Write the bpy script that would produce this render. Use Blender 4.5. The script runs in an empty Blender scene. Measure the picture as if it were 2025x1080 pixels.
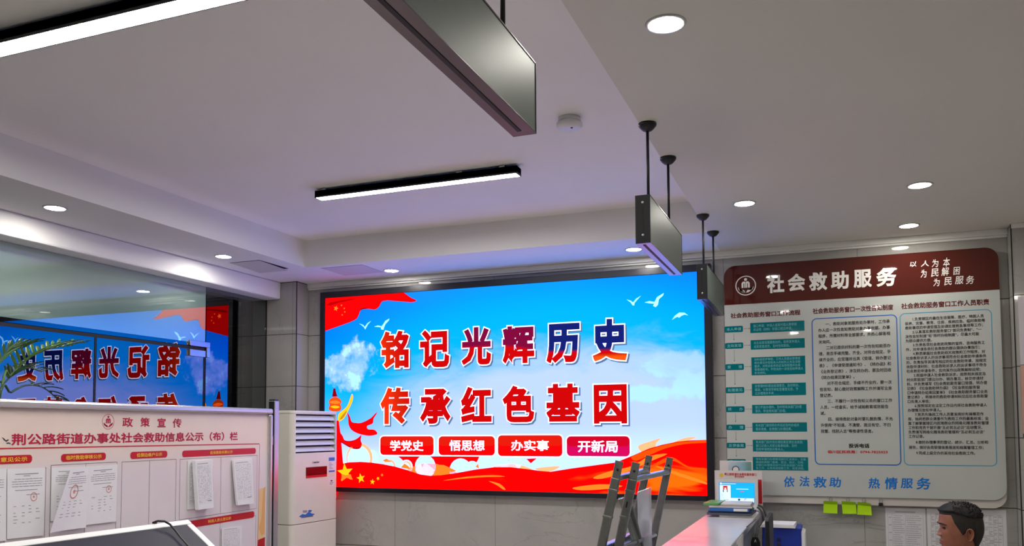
import bpy, bmesh, math, random
from mathutils import Vector, Matrix

random.seed(7)
SC = bpy.context.scene
COL = SC.collection

# ------------------------------------------------------------------ camera
F_PX, CX, CY = 1640.0, 1012.5, 760.0            # focal length and principal point (2025 x 1080 frame)
YAW, PITCH, ROLL = math.radians(21.05), math.radians(3.10), math.radians(-0.298)
EYE = Vector((0.0, 0.0, 1.6))
_cy, _sy, _cp, _sp, _cr, _sr = math.cos(YAW), math.sin(YAW), math.cos(PITCH), math.sin(PITCH), math.cos(ROLL), math.sin(ROLL)
_r = Vector((_cy, _sy, 0)); _f = Vector((-_sy, _cy, 0)); _u = Vector((0, 0, 1))
FWD = _f * _cp + _u * _sp
_u2 = _u * _cp - _f * _sp
RIGHT = _r * _cr + _u2 * _sr
UP = _u2 * _cr - _r * _sr
cd = bpy.data.cameras.new('camera')
cd.sensor_fit = 'HORIZONTAL'; cd.sensor_width = 36.0
cd.lens = F_PX / 2025 * 36.0
cd.shift_y = (CY - 540.0) / 2025.0
cd.clip_start = 0.05
cam = bpy.data.objects.new('camera', cd); COL.objects.link(cam)
cam.matrix_world = Matrix(((RIGHT.x, UP.x, -FWD.x, EYE.x), (RIGHT.y, UP.y, -FWD.y, EYE.y), (RIGHT.z, UP.z, -FWD.z, EYE.z), (0, 0, 0, 1)))
SC.camera = cam

# ------------------------------------------------------------------ world, exposure
wd = bpy.data.worlds.new('world'); SC.world = wd; wd.use_nodes = True
wd.node_tree.nodes['Background'].inputs[0].default_value = (0.05, 0.06, 0.08, 1)
wd.node_tree.nodes['Background'].inputs[1].default_value = 0.2
SC.view_settings.view_transform = 'Standard'
SC.view_settings.look = 'None'
SC.view_settings.exposure = 0.50
SC.view_settings.gamma = 1.0
SC.view_settings.use_curve_mapping = False
SC.cycles.caustics_reflective = False
SC.cycles.caustics_refractive = False
SC.cycles.sample_clamp_indirect = 4.0
SC.cycles.max_bounces = 8
SC.cycles.transparent_max_bounces = 12
DOWN_L, BAR_L, LED_L, LED_GAIN = 112.0, 80.0, 0.74, 8.5           # luminance of the downlights, bar lamps and LED wall


# ------------------------------------------------------------------ measuring helpers
def ray(px, py):
    return RIGHT * ((px - CX) / F_PX) - UP * ((py - CY) / F_PX) + FWD

def on(px, py, axis, val):
    d = ray(px, py); t = (val - EYE[axis]) / d[axis]
    return EYE + d * t

def onplane(px, py, p0, n):
    d = ray(px, py); t = (Vector(p0) - EYE).dot(n) / d.dot(n)
    return EYE + d * t

WF = 5.40                                         # front of what hangs on the back wall
WALL = 5.45
def bw(px, py):                                   # a point on the front plane of the back wall's boards -> (x, z)
    p = on(px, py, 1, WF); return (p.x, p.z)


# ------------------------------------------------------------------ materials
def s2l(c):
    return tuple((x / 12.92 if x <= 0.04045 else ((x + 0.055) / 1.055) ** 2.4) for x in (v / 255.0 for v in c))

def rgb(*c):
    return s2l(c) + (1.0,)

class Nodes:
    def __init__(s, name):
        s.m = bpy.data.materials.new(name); s.m.use_nodes = True
        s.t = s.m.node_tree; s.n = s.t.nodes; s.l = s.t.links
        s.bsdf = s.n.get('Principled BSDF'); s.out = s.n.get('Material Output')
    def node(s, kind, **kw):
        n = s.n.new(kind)
        for k, v in kw.items(): setattr(n, k, v)
        return n
    def set(s, sock, v):
        if hasattr(v, 'is_output'): s.l.new(v, sock)
        elif v is not None: sock.default_value = v
    def math(s, op, a, b=None, c=None, clamp=False):
        n = s.node('ShaderNodeMath', operation=op, use_clamp=clamp)
        s.set(n.inputs[0], a)
        if b is not None: s.set(n.inputs[1], b)
        if c is not None: s.set(n.inputs[2], c)
        return n.outputs[0]
    def mix(s, f, a, b):
        n = s.node('ShaderNodeMix', data_type='RGBA')
        s.set(n.inputs[0], f); s.set(n.inputs[6], a); s.set(n.inputs[7], b)
        return n.outputs[2]
    def step(s, x, lo, hi):
        n = s.node('ShaderNodeMapRange', interpolation_type='SMOOTHSTEP')
        s.set(n.inputs[0], x); n.inputs[1].default_value = lo; n.inputs[2].default_value = hi
        return n.outputs[0]
    def ramp(s, x, stops):
        n = s.node('ShaderNodeValToRGB'); e = n.color_ramp.elements
        while len(e) < len(stops): e.new(0.5)
        for k, (p, c) in enumerate(stops): e[k].position = p; e[k].color = c
        s.set(n.inputs[0], x); return n.outputs[0]
    def xyz(s, which='Object'):
        if which == 'World':
            src = s.node('ShaderNodeNewGeometry').outputs['Position']
        else:
            src = s.node('ShaderNodeTexCoord').outputs[which]
        q = s.node('ShaderNodeSeparateXYZ'); s.l.new(src, q.inputs[0])
        return src, q.outputs[0], q.outputs[1], q.outputs[2]
    def noise(s, vec, scale, detail=4, rough=0.5, dist=0.0):
        n = s.node('ShaderNodeTexNoise'); n.inputs['Scale'].default_value = scale
        n.inputs['Detail'].default_value = detail; n.inputs['Roughness'].default_value = rough
        n.inputs['Distortion'].default_value = dist
        if vec is not None: s.l.new(vec, n.inputs['Vector'])
        return n.outputs[0]
    def bump(s, h, strength, dist=0.01):
        n = s.node('ShaderNodeBump'); n.inputs['Strength'].default_value = strength; n.inputs['Distance'].default_value = dist
        s.l.new(h, n.inputs['Height']); s.l.new(n.outputs[0], s.bsdf.inputs['Normal'])

def pbr(name, col, rough=0.5, metal=0.0, spec=0.5, coat=0.0, vary=0.06, vscale=12.0, bump=0.0, bscale=200.0):
    k = Nodes(name); b = k.bsdf
    src = k.node('ShaderNodeTexCoord').outputs['Object']
    c = rgb(*col)
    if vary:
        nz = k.noise(src, vscale, 3)
        lo = tuple(x * (1 - vary) for x in c[:3]) + (1,); hi = tuple(min(1, x * (1 + vary)) for x in c[:3]) + (1,)
        k.set(b.inputs['Base Color'], k.ramp(nz, [(0.3, lo), (0.7, hi)]))
    else:
        b.inputs['Base Color'].default_value = c
    b.inputs['Roughness'].default_value = rough; b.inputs['Metallic'].default_value = metal
    b.inputs['Specular IOR Level'].default_value = spec; b.inputs['Coat Weight'].default_value = coat
    b.inputs['Coat Roughness'].default_value = 0.05
    if bump: k.bump(k.noise(src, bscale, 2), bump)
    return k.m

def drive(k, c):                                   # LED channels near full drive outshine the exposure
    q = k.node('ShaderNodeSeparateColor'); k.l.new(c, q.inputs[0]); w = k.node('ShaderNodeCombineColor')
    for i in range(3):
        k.l.new(k.math('ADD', q.outputs[i], k.math('MULTIPLY', k.math('MAXIMUM', k.math('SUBTRACT', q.outputs[i], 0.72), 0.0), LED_GAIN)), w.inputs[i])
    return w.outputs[0]

def emit(name, col, strength=1.0, sample=False):
    k = Nodes(name); k.n.remove(k.bsdf)
    e = k.node('ShaderNodeEmission'); k.set(e.inputs[0], col if hasattr(col, 'is_output') else rgb(*col)); e.inputs[1].default_value = strength
    k.l.new(e.outputs[0], k.out.inputs[0])
    k.m.cycles.emission_sampling = 'AUTO' if sample else 'NONE'
    return k.m

def ink(name, col, rough=0.45):
    return pbr(name, col, rough, vary=0.0, spec=0.3)


# ------------------------------------------------------------------ mesh builder
MW = {}                                           # world matrix of every object built here
class B:
    def __init__(s):
        s.v, s.f, s.k, s.mats, s.sm = [], [], [], [], []
    def add(s, vs, fs, mat, smooth=False):
        if mat not in s.mats: s.mats.append(mat)
        i = s.mats.index(mat); o = len(s.v)
        s.v += [Vector(p) for p in vs]
        for f in fs: s.f.append([o + j for j in f]); s.k.append(i); s.sm.append(smooth)
        return s
    def box(s, x0, x1, y0, y1, z0, z1, mat):
        vs = [(x, y, z) for z in (z0, z1) for y in (y0, y1) for x in (x0, x1)]
        return s.add(vs, [(0, 2, 3, 1), (4, 5, 7, 6), (0, 1, 5, 4), (2, 6, 7, 3), (0, 4, 6, 2), (1, 3, 7, 5)], mat)
    def hexa(s, lo, hi, mat):                     # two quads (same winding) joined into a solid
        vs = list(lo) + list(hi); n = len(lo)
        fs = [tuple(range(n))[::-1], tuple(range(n, 2 * n))] + [(j, (j + 1) % n, n + (j + 1) % n, n + j) for j in range(n)]
        return s.add(vs, fs, mat)
    def flat(s, pts, y, mat, T=None):             # polygon given in (x, z), facing -y
        vs = [(p[0], y, p[1]) for p in pts]
        a = sum(pts[i][0] * pts[(i + 1) % len(pts)][1] - pts[(i + 1) % len(pts)][0] * pts[i][1] for i in range(len(pts)))
        idx = list(range(len(vs)))
        if a < 0: idx.reverse()
        if T: vs = [T(v) for v in vs]
        return s.add(vs, [idx], mat)
    def slab(s, pts, y0, y1, mat, edge=None):     # prism of an (x, z) outline from y0 (front) to y1
        a = sum(pts[i][0] * pts[(i + 1) % len(pts)][1] - pts[(i + 1) % len(pts)][0] * pts[i][1] for i in range(len(pts)))
        if a < 0: pts = pts[::-1]
        n = len(pts)
        vs = [(p[0], y0, p[1]) for p in pts] + [(p[0], y1, p[1]) for p in pts]
        s.add(vs, [tuple(range(n)), tuple(range(2 * n - 1, n - 1, -1))], mat)
        return s.add(vs, [(j, n + j, n + (j + 1) % n, (j + 1) % n) for j in range(n)], edge or mat)
    def tube(s, path, r, mat, n=10, caps=True):
        P = [Vector(p) for p in path]; R = r if isinstance(r, (list, tuple)) else [r] * len(P)
        vs, fs = [], []
        t0 = (P[1] - P[0]).normalized()
        a = t0.orthogonal().normalized()
        for i, p in enumerate(P):
            t = ((P[min(i + 1, len(P) - 1)] - P[max(i - 1, 0)])).normalized()
            a = (a - t * a.dot(t)).normalized(); b = t.cross(a)
            for j in range(n):
                w = 2 * math.pi * j / n
                vs.append(p + (a * math.cos(w) + b * math.sin(w)) * R[i])
        for i in range(len(P) - 1):
            for j in range(n):
                fs.append((i * n + j, i * n + (j + 1) % n, (i + 1) * n + (j + 1) % n, (i + 1) * n + j))
        if caps: fs += [tuple(range(n))[::-1], tuple(range((len(P) - 1) * n, len(P) * n))]
        return s.add(vs, fs, mat, True)
    def lathe(s, prof, c, mat, n=32, axis='z', smooth=True):   # prof: (radius, height) pairs
        vs, fs = [], []
        for r, h in prof:
            for j in range(n):
                w = 2 * math.pi * j / n
                q = (r * math.cos(w), r * math.sin(w), h)
                if axis == 'y': q = (q[0], -h, q[1])
                vs.append((c[0] + q[0], c[1] + q[1], c[2] + q[2]))
        for i in range(len(prof) - 1):
            for j in range(n):
                fs.append((i * n + j, i * n + (j + 1) % n, (i + 1) * n + (j + 1) % n, (i + 1) * n + j))
        fs += [tuple(range(n))[::-1], tuple(range((len(prof) - 1) * n, len(prof) * n))]
        return s.add(vs, fs, mat, smooth)
    def bar(s, a, b, w, h, mat, up=(0, 0, 1)):    # rectangular bar from a to b
        a, b = Vector(a), Vector(b); t = (b - a).normalized(); x = t.cross(Vector(up)).normalized(); y = x.cross(t)
        q = [x * w / 2 + y * h / 2, x * -w / 2 + y * h / 2, x * -w / 2 - y * h / 2, x * w / 2 - y * h / 2]
        return s.hexa([a + e for e in q], [b + e for e in q], mat)
    def obj(s, name, parent=None, loc=None, local=False, bevel=0.0, auto=False, subd=0):
        me = bpy.data.meshes.new(name)
        M = MW[parent.name] if parent else (Matrix.Translation(loc) if loc else Matrix())
        I = M.inverted()
        me.from_pydata([v if local else I @ v for v in s.v], [], s.f)
        for m in s.mats: me.materials.append(m)
        me.polygons.foreach_set('material_index', s.k)
        me.polygons.foreach_set('use_smooth', s.sm)
        me.update()
        o = bpy.data.objects.new(name, me); COL.objects.link(o)
        if parent: o.parent = parent
        elif loc: o.location = loc
        MW[o.name] = M
        if bevel:
            b = o.modifiers.new('edges', 'BEVEL'); b.width = bevel; b.segments = 2; b.limit_method = 'ANGLE'; b.angle_limit = 0.7
        if subd:
            b = o.modifiers.new('smooth', 'SUBSURF'); b.levels = subd; b.render_levels = subd
        return o

def tag(o, label=None, cat=None, group=None, kind=None):
    for k, v in (('label', label), ('category', cat), ('group', group), ('kind', kind)):
        if v: o[k] = v
    return o

def thing(name, label, cat, loc=(0, 0, 0), rz=0.0, group=None):
    o = bpy.data.objects.new(name, None); COL.objects.link(o)
    o.empty_display_size = 0.1
    o.location = loc; o.rotation_euler = (0, 0, rz)
    MW[o.name] = Matrix.Translation(loc) @ Matrix.Rotation(rz, 4, 'Z')
    return tag(o, label, cat, group)

def struct(o): o['kind'] = 'structure'; return o

def copy_tree(o, parent=None):
    c = o.copy(); COL.objects.link(c)
    if parent: c.parent = parent
    for ch in list(o.children): copy_tree(ch, c)
    return c

def rrect(x0, z0, x1, z1, r, n=6):
    out = []
    for cx, cz, a in ((x1 - r, z1 - r, 0), (x0 + r, z1 - r, 90), (x0 + r, z0 + r, 180), (x1 - r, z0 + r, 270)):
        for k in range(n + 1):
            w = math.radians(a + 90 * k / n); out.append((cx + r * math.cos(w), cz + r * math.sin(w)))
    return out

def ring(b, pts_out, pts_in, y, mat):             # flat ring between two outlines with equal point counts
    n = len(pts_out)
    vs = [(p[0], y, p[1]) for p in pts_out] + [(p[0], y, p[1]) for p in pts_in]
    b.add(vs, [(j, n + j, n + (j + 1) % n, (j + 1) % n)[::-1] for j in range(n)], mat)

# ------------------------------------------------------------------ lettering
_cache = {}
def glyphs(s, bold, res):
    key = (s, bold, res)
    if key not in _cache:
        c = bpy.data.curves.new('lettering', 'FONT'); c.body = s; c.size = 1.0; c.resolution_u = res
        if bold: c.bevel_depth = bold; c.bevel_resolution = 0
        o = bpy.data.objects.new('lettering', c); COL.objects.link(o)
        me = bpy.data.meshes.new_from_object(o.evaluated_get(bpy.context.evaluated_depsgraph_get()))
        bpy.data.objects.remove(o); bpy.data.curves.remove(c)
        top = bold * 0.6 if bold else -1
        fs = [tuple(p.vertices) for p in me.polygons if not bold or max(me.vertices[i].co.z for i in p.vertices) > top]
        used = sorted({i for f in fs for i in f}); mp = {i: k for k, i in enumerate(used)}
        vs = [me.vertices[i].co.copy() for i in used]; fs = [tuple(mp[i] for i in f) for f in fs]
        bpy.data.meshes.remove(me)
        if bold:                                   # trim the spikes of sharp mitres
            _, _, q = glyphs(s, 0.0, res)
            for v in vs: v.x = min(max(v.x, q[0] - bold), q[2] + bold); v.y = min(max(v.y, q[1] - bold), q[3] + bold)
        x = [v.x for v in vs]; y = [v.y for v in vs]
        _cache[key] = (vs, fs, (min(x), min(y), max(x), max(y)))
    return _cache[key]

def put(b, s, x, z, sx, sz, y, mat, bold=0.0, res=2, lift=0.0004, T=None, slant=0.0):
    """lettering with its baseline origin at (x, z), em size sx by sz, on the plane y facing -y"""
    vs, fs, bb = glyphs(s, bold, res)
    out = []
    for v in vs:
        h = (v.z / bold * lift) if bold else 0.0
        q = Vector((x + (v.x + slant * v.y) * sx, y - h, z + v.y * sz))
        out.append(T(q) if T else q)
    b.add(out, fs, mat)

def fit(b, s, box, y, mat, bold=0.0, res=3, extra=0.0, dx=0.0, dz=0.0, lift=0.0004, T=None, slant=0.0):
    """lettering whose own outline (at weight bold) fills box = (x0, z0, x1, z1); extra adds weight around it"""
    bb = glyphs(s, bold, res)[2]
    sx = (box[2] - box[0]) / max(1e-6, bb[2] - bb[0]); sz = (box[3] - box[1]) / max(1e-6, bb[3] - bb[1])
    put(b, s, box[0] - bb[0] * sx + dx, box[1] - bb[1] * sz + dz, sx, sz, y, mat, bold + extra, res, lift, T, slant)

def pbox(x0, y0, x1, y1, f=bw):                   # pixel corners (top left, bottom right) -> (x0, z0, x1, z1)
    a = f(x0, y0); c = f(x1, y1); return (a[0], c[1], c[0], a[1])

# ------------------------------------------------------------------ shared materials
def tile_material(name='marble tile'):
    k = Nodes(name); b = k.bsdf
    src, x, y, z = k.xyz('World')
    fx = k.math('ABSOLUTE', k.math('SUBTRACT', k.math('FRACT', k.math('ADD', k.math('DIVIDE', k.math('ADD', x, 3.03), 0.8), 20.5)), 0.5))
    fz = k.math('ABSOLUTE', k.math('SUBTRACT', k.math('FRACT', k.math('ADD', k.math('DIVIDE', k.math('ADD', z, -0.336), 0.4), 20.5)), 0.5))
    geo = k.node('ShaderNodeNewGeometry'); nq = k.node('ShaderNodeSeparateXYZ'); k.l.new(geo.outputs['True Normal'], nq.inputs[0])
    facing = k.math('ABSOLUTE', nq.outputs[1])
    lx = k.math('MULTIPLY', k.math('LESS_THAN', fx, 0.0022), k.math('GREATER_THAN', facing, 0.5))
    lz = k.math('LESS_THAN', fz, 0.0055)
    seam = k.math('MAXIMUM', k.math('MULTIPLY', lx, 0.55), lz)
    v1 = k.math('ABSOLUTE', k.math('SUBTRACT', k.noise(src, 1.5, 7, 0.62, 1.2), 0.5))
    v2 = k.math('ABSOLUTE', k.math('SUBTRACT', k.noise(src, 3.4, 6, 0.6, 0.8), 0.47))
    vein = k.math('MAXIMUM', k.math('SUBTRACT', 1.0, k.step(v1, 0.0, 0.013)), k.math('MULTIPLY', k.math('SUBTRACT', 1.0, k.step(v2, 0.0, 0.008)), 0.4))
    patch = k.step(k.noise(src, 0.9, 2), 0.42, 0.62)
    vein = k.math('MULTIPLY', k.math('MULTIPLY', vein, patch), 0.30)
    base = k.ramp(k.noise(src, 2.2, 5, 0.6), [(0.25, rgb(166, 164, 160)), (0.75, rgb(184, 181, 176))])
    c = k.mix(vein, base, rgb(104, 100, 96))
    k.set(b.inputs['Base Color'], k.mix(seam, c, rgb(34, 32, 32)))
    k.set(b.inputs['Roughness'], k.math('ADD', k.math('MULTIPLY', seam, 0.5), 0.05))
    b.inputs['Specular IOR Level'].default_value = 0.35
    return k.m

def floor_material():
    k = Nodes('floor tile'); b = k.bsdf
    src, x, y, z = k.xyz('World')
    def ln(a): return k.math('LESS_THAN', k.math('ABSOLUTE', k.math('SUBTRACT', k.math('FRACT', k.math('ADD', k.math('DIVIDE', a, 0.8), 20.5)), 0.5)), 0.002)
    base = k.ramp(k.noise(src, 1.8, 5, 0.6, 0.6), [(0.3, rgb(214, 208, 200)), (0.7, rgb(230, 225, 217))])
    k.set(b.inputs['Base Color'], k.mix(k.math('MAXIMUM', ln(x), ln(y)), base, rgb(90, 86, 80)))
    b.inputs['Roughness'].default_value = 0.2
    return k.m

def glass_material(name, mirror, tint):
    k = Nodes(name); k.n.remove(k.bsdf)
    g = k.node('ShaderNodeBsdfGlossy'); g.inputs['Roughness'].default_value = 0.0; g.inputs['Color'].default_value = (0.95, 0.97, 1, 1)
    t = k.node('ShaderNodeBsdfTransparent'); t.inputs['Color'].default_value = tint
    m = k.node('ShaderNodeMixShader'); m.inputs[0].default_value = mirror
    k.l.new(t.outputs[0], m.inputs[1]); k.l.new(g.outputs[0], m.inputs[2]); k.l.new(m.outputs[0], k.out.inputs[0])
    return k.m

def film_material():
    k = Nodes('frosted film'); k.n.remove(k.bsdf)
    src = k.node('ShaderNodeTexCoord').outputs['Object']
    d = k.node('ShaderNodeBsdfDiffuse'); k.set(d.inputs['Color'], k.ramp(k.noise(src, 3.0, 3), [(0.3, rgb(130, 160, 150)), (0.7, rgb(136, 166, 156))]))
    g = k.node('ShaderNodeBsdfGlossy'); g.inputs['Roughness'].default_value = 0.0
    m = k.node('ShaderNodeMixShader'); m.inputs[0].default_value = 0.42
    k.l.new(d.outputs[0], m.inputs[1]); k.l.new(g.outputs[0], m.inputs[2]); k.l.new(m.outputs[0], k.out.inputs[0])
    return k.m

TILE = tile_material()
FLOOR = floor_material()
SOFFIT_SHADE = pbr('soffit paint with shade', (223, 222, 213), 0.75, vary=0.015, vscale=2.0, spec=0.2, bump=0.04, bscale=60)  # right soffit's dimmer light put into its colour, so the tray reads brighter
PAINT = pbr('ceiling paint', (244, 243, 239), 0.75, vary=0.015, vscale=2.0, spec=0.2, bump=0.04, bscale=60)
WALLP = pbr('wall paint', (214, 210, 204), 0.7, vary=0.02)
DARKW = pbr('dark room', (30, 31, 34), 0.6)
GLASS = glass_material('mirror tinted glass', 0.22, (0.30, 0.34, 0.36, 1))
CLEAR = glass_material('clear edge glass', 0.0, (0.85, 0.9, 0.9, 1))
FILM = film_material()
BLACK = pbr('black powder coat', (26, 27, 31), 0.42)
SEAL = pbr('black rubber seal', (14, 14, 15), 0.6)
STEEL = pbr('brushed steel', (196, 198, 202), 0.28, metal=1.0, vary=0.03)
ALU = pbr('aluminium', (190, 192, 198), 0.26, metal=0.8, vary=0.04)
WHITEP = pbr('white plastic', (226, 226, 224), 0.4, vary=0.02)
PAPER = pbr('white paper', (226, 224, 228), 0.8, vary=0.02, spec=0.2)
INKG = ink('grey print', (150, 147, 156))
INKD = ink('dark print', (48, 46, 52))
SEALR = ink('red stamp', (204, 130, 120))

# ------------------------------------------------------------------ the room
ZS, ZT = 2.74, 2.93                               # soffit and tray heights
XL, XR, YB = -3.42, -0.645, 4.86                  # edges of the recessed tray
XG = -4.07                                        # glass front of the left side
b = B()
b.box(XR, 4.1, -4.1, 5.6, ZS, 3.12, SOFFIT_SHADE)
b.box(-4.3, XL, -4.1, 5.6, ZS, 3.12, PAINT)
b.box(XL, XR, YB, 5.6, ZS, 3.12, PAINT)
b.box(XL, XR, -4.1, YB, ZT, 3.12, PAINT)
struct(b.obj('ceiling'))
b = B(); b.box(-6.6, 4.1, -4.1, 5.6, -0.1, 0.0, FLOOR); struct(b.obj('floor'))
b = B()
b.box(-3.8, 4.1, WALL, 5.6, 0, ZS, TILE)
b.box(-4.2, -3.796, 5.287, 5.6, 0, ZS, TILE)      # pier beside the glass
b.box(0.97, 4.1, 5.33, WALL, 0, ZS, TILE)         # pier on the right
b.box(-3.7985, -3.793, 5.2855, 5.29, 0, ZS, SEAL) # open joint on the pier corner
b.box(0.967, 0.9725, 5.3285, 5.335, 0, ZS, SEAL)
struct(b.obj('wall_back'))
b = B(); b.box(4.0, 4.1, -4.1, WALL, 0, ZS, WALLP); struct(b.obj('wall_right'))
b = B(); b.box(-4.3, 4.1, -4.1, -4.0, 0, ZT, WALLP); struct(b.obj('wall_front'))
b = B()
b.box(-6.7, -6.6, -4.1, 5.6, 0, 2.74, DARKW); b.box(-6.6, -4.2, 5.42, 5.6, 0, 2.74, DARKW); b.box(-6.6, -4.3, -4.1, 5.42, 2.64, 2.74, DARKW)
b.box(-6.6, -4.3, -4.1, -4.0, 0, 2.64, DARKW)
struct(b.obj('wall_left'))
b = B(); b.box(-4.3, -3.94, -4.0, 5.287, 2.608, ZS, PAINT); struct(b.obj('trim_1', bevel=0.012))
b = B(); b.box(-3.796, 0.97, WALL - 0.028, WALL, 2.705, ZS, PAINT); b.box(-3.796, 0.97, WALL - 0.014, WALL, 2.692, 2.705, PAINT)
struct(b.obj('trim_2', bevel=0.003))
b = B(); b.box(0.97, 4.0, 5.305, 5.33, 2.715, ZS, PAINT); struct(b.obj('trim_3', bevel=0.003))

# glass front: transom with frosted film, two door leaves, one clear side pane
def pane(b, y0, y1, z0, z1):
    b.add([(XG, y0, z0), (XG, y1, z0), (XG, y1, z1), (XG, y0, z1)], [(0, 1, 2, 3)], GLASS)
    w = XG - 0.012
    vs = [(XG, y0, z0), (XG, y1, z0), (XG, y1, z1), (XG, y0, z1), (w, y0, z0), (w, y1, z0), (w, y1, z1), (w, y0, z1)]
    b.add(vs, [(7, 6, 5, 4), (0, 4, 5, 1), (1, 5, 6, 2), (2, 6, 7, 3), (3, 7, 4, 0)], CLEAR)
b = B(); pane(b, -3.99, 4.613, 2.181, 2.607); w1 = struct(b.obj('window_1'))
b = B(); b.box(XG + 0.0006, XG + 0.0016, -3.98, 4.611, 2.206, 2.606, FILM); b.obj('frosted_film', w1)
b = B(); pane(b, 4.622, 5.286, 0.005, 2.607); w2 = struct(b.obj('window_2'))
b = B(); b.box(XG - 0.012, XG + 0.002, 5.279, 5.2868, 0.005, 2.607, SEAL); b.obj('seal', w2)
for i, (y0, y1) in enumerate(((2.775, 3.683), (3.699, 4.600))):
    b = B(); pane(b, y0, y1, 0.01, 2.158); d = struct(b.obj('door_%d' % (i + 1)))
    b = B(); b.box(XG - 0.012, XG + 0.003, y0 - 0.01, y1 + 0.006, 2.158, 2.178, SEAL); b.box(XG - 0.012, XG + 0.003, y1, y1 + 0.011, 0.01, 2.158, SEAL); b.obj('seal', d)
    if i == 1: b = B(); b.box(XG - 0.03, XG + 0.018, y1 - 0.15, y1, 2.110, 2.156, STEEL); b.obj('patch_fitting', d, bevel=0.003)
    b = B(); b.tube([(XG + 0.05, y0 + 0.08, 0.8), (XG + 0.05, y0 + 0.08, 1.3)], 0.014, STEEL); b.tube([(XG, y0 + 0.08, 0.9), (XG + 0.05, y0 + 0.08, 0.9)], 0.008, STEEL); b.tube([(XG, y0 + 0.08, 1.2), (XG + 0.05, y0 + 0.08, 1.2)], 0.008, STEEL); b.obj('handle', d)
b = B(); b.box(XG - 0.03, XG + 0.018, 4.45, 4.645, 2.180, 2.217, STEEL); b.box(XG - 0.03, XG + 0.018, 4.613, 4.645, 2.110, 2.180, STEEL)
b.obj('patch_fitting', w1, bevel=0.003)
b = B(); b.box(XG - 0.012, XG, -3.99, 2.765, 0.005, 2.158, GLASS); struct(b.obj('window_3'))

# slatted shutter in the dark passage behind the glass
SLAT = pbr('dark shutter', (44, 46, 50), 0.35, metal=0.3)
sh = thing('roller_shutter', 'dark slatted roller shutter in the dim passage behind the clear glass side pane', 'shutter', (-5.2, 5.40, 0))
b = B()
for k in range(33):
    z = 0.02 + k * 0.078
    b.add([(-6.5, 5.415, z), (-4.33, 5.415, z), (-4.33, 5.39, z + 0.012), (-6.5, 5.39, z + 0.012), (-6.5, 5.405, z + 0.076), (-4.33, 5.405, z + 0.076)], [(0, 1, 2, 3), (3, 2, 5, 4)], SLAT)
b.obj('slat_curtain', sh)
b = B(); b.box(-4.33, -4.205, 5.36, 5.415, 0, 2.63, DARKW); b.obj('guide_rail', sh, bevel=0.004)

# ------------------------------------------------------------------ ceiling lights
LITD = emit('downlight diffuser', (255, 250, 240), DOWN_L, True)
RINGM = pbr('downlight ring', (205, 205, 205), 0.35)
def downlight(x, y, label):
    t = thing('downlight', label, 'ceiling light', (x, y, ZS), 0, 'round recessed downlights')
    b = B(); b.lathe([(0.0475, -0.0015), (0.0475, -0.004), (0.056, -0.004), (0.058, 0.0)], (x, y, ZS), RINGM); b.obj('trim_ring', t)
    b = B(); b.lathe([(0.047, -0.0028), (0.047, -0.0018)], (x, y, ZS), LITD); b.obj('diffuser', t)
    return t
DL = [(-0.41, 2.287, 'large bright downlight in the right ceiling, nearest to the camera'),
      (-0.387, 4.306, 'bright downlight right of the rods of the third hanging sign'),
      (0.415, 4.291, 'upper of the two downlights above the information board, farther from the wall'),
      (0.434, 5.14, 'lower of the two downlights above the information board, close to the wall'),
      (-1.15, 5.158, 'downlight over the video wall beside the lower edge of the middle hanging sign'),
      (-2.918, 5.188, 'downlight over the upper left part of the video wall'),
      (-3.69, 4.341, 'downlight beside the square access panel with the open gap, left ceiling strip'),
      (-3.671, 3.061, 'downlight in the left ceiling strip above the frosted glass, farther from the video wall'),
      (0.42, 2.29, 'downlight overhead outside the picture to the right'),
      (0.42, 0.3, 'downlight overhead behind the camera to the right'),
      (-0.4, 0.3, 'downlight overhead behind the camera over the counter line'),
      (-3.67, 1.75, 'downlight in the left ceiling strip outside the picture'),
      (1.55, 4.10, 'fill downlight added outside the picture to the right, above the seated man'),  # this and the next three are added out of view to brighten the board side
      (1.55, 2.29, 'fill downlight added outside the picture to the right, nearer the camera'),
      (2.1, 4.29, 'fill downlight added far outside the picture to the right near the wall'),
      (2.1, 2.29, 'fill downlight added far outside the picture to the right'),
      (-3.67, 0.35, 'downlight in the left ceiling strip behind the camera')]
for a in DL: downlight(*a)
LITB = emit('bar lamp diffuser', (255, 252, 246), BAR_L, True)
def bar_lamp(x0, x1, y0, y1, z0, label):
    xm, ym = (x0 + x1) / 2, (y0 + y1) / 2
    t = thing('linear_lamp', label, 'ceiling light', (xm, ym, ZT), 0, 'long black bar lamps on the tray ceiling')
    b = B(); b.box(x0, x1, y0, y0 + 0.004, z0 - 0.001, ZT - 0.012, BLACK); b.box(x0, x1, y1 - 0.004, y1, z0 - 0.001, ZT - 0.012, BLACK); b.box(x0, x0 + 0.006, y0, y1, z0 - 0.001, ZT - 0.012, BLACK); b.box(x1 - 0.006, x1, y0, y1, z0 - 0.001, ZT - 0.012, BLACK); b.box(x0, x1, y0, y1, z0 + 0.008, ZT - 0.012, BLACK); b.obj('housing', t)
    b = B(); b.box(x0 + 0.0065, x1 - 0.0065, y0 + 0.0045, y1 - 0.0045, z0 - 0.0004, z0 + 0.004, LITB); b.obj('diffuser', t)
    for q in (0.04, 0.73, 0.93):
        b = B(); b.box(x0 + (x1 - x0) * q - 0.015, x0 + (x1 - x0) * q + 0.015, y0 + 0.01, y1 - 0.01, ZT - 0.012, ZT, STEEL); b.obj('mounting_clip', t)
bar_lamp(-2.63, -1.44, 3.82, 3.885, 2.88, 'whole black bar lamp glowing on the tray ceiling above the video wall')
bar_lamp(-2.64, -1.45, 1.882, 1.962, 2.88, 'bar lamp cut off by the upper left corner of the picture')

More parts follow.
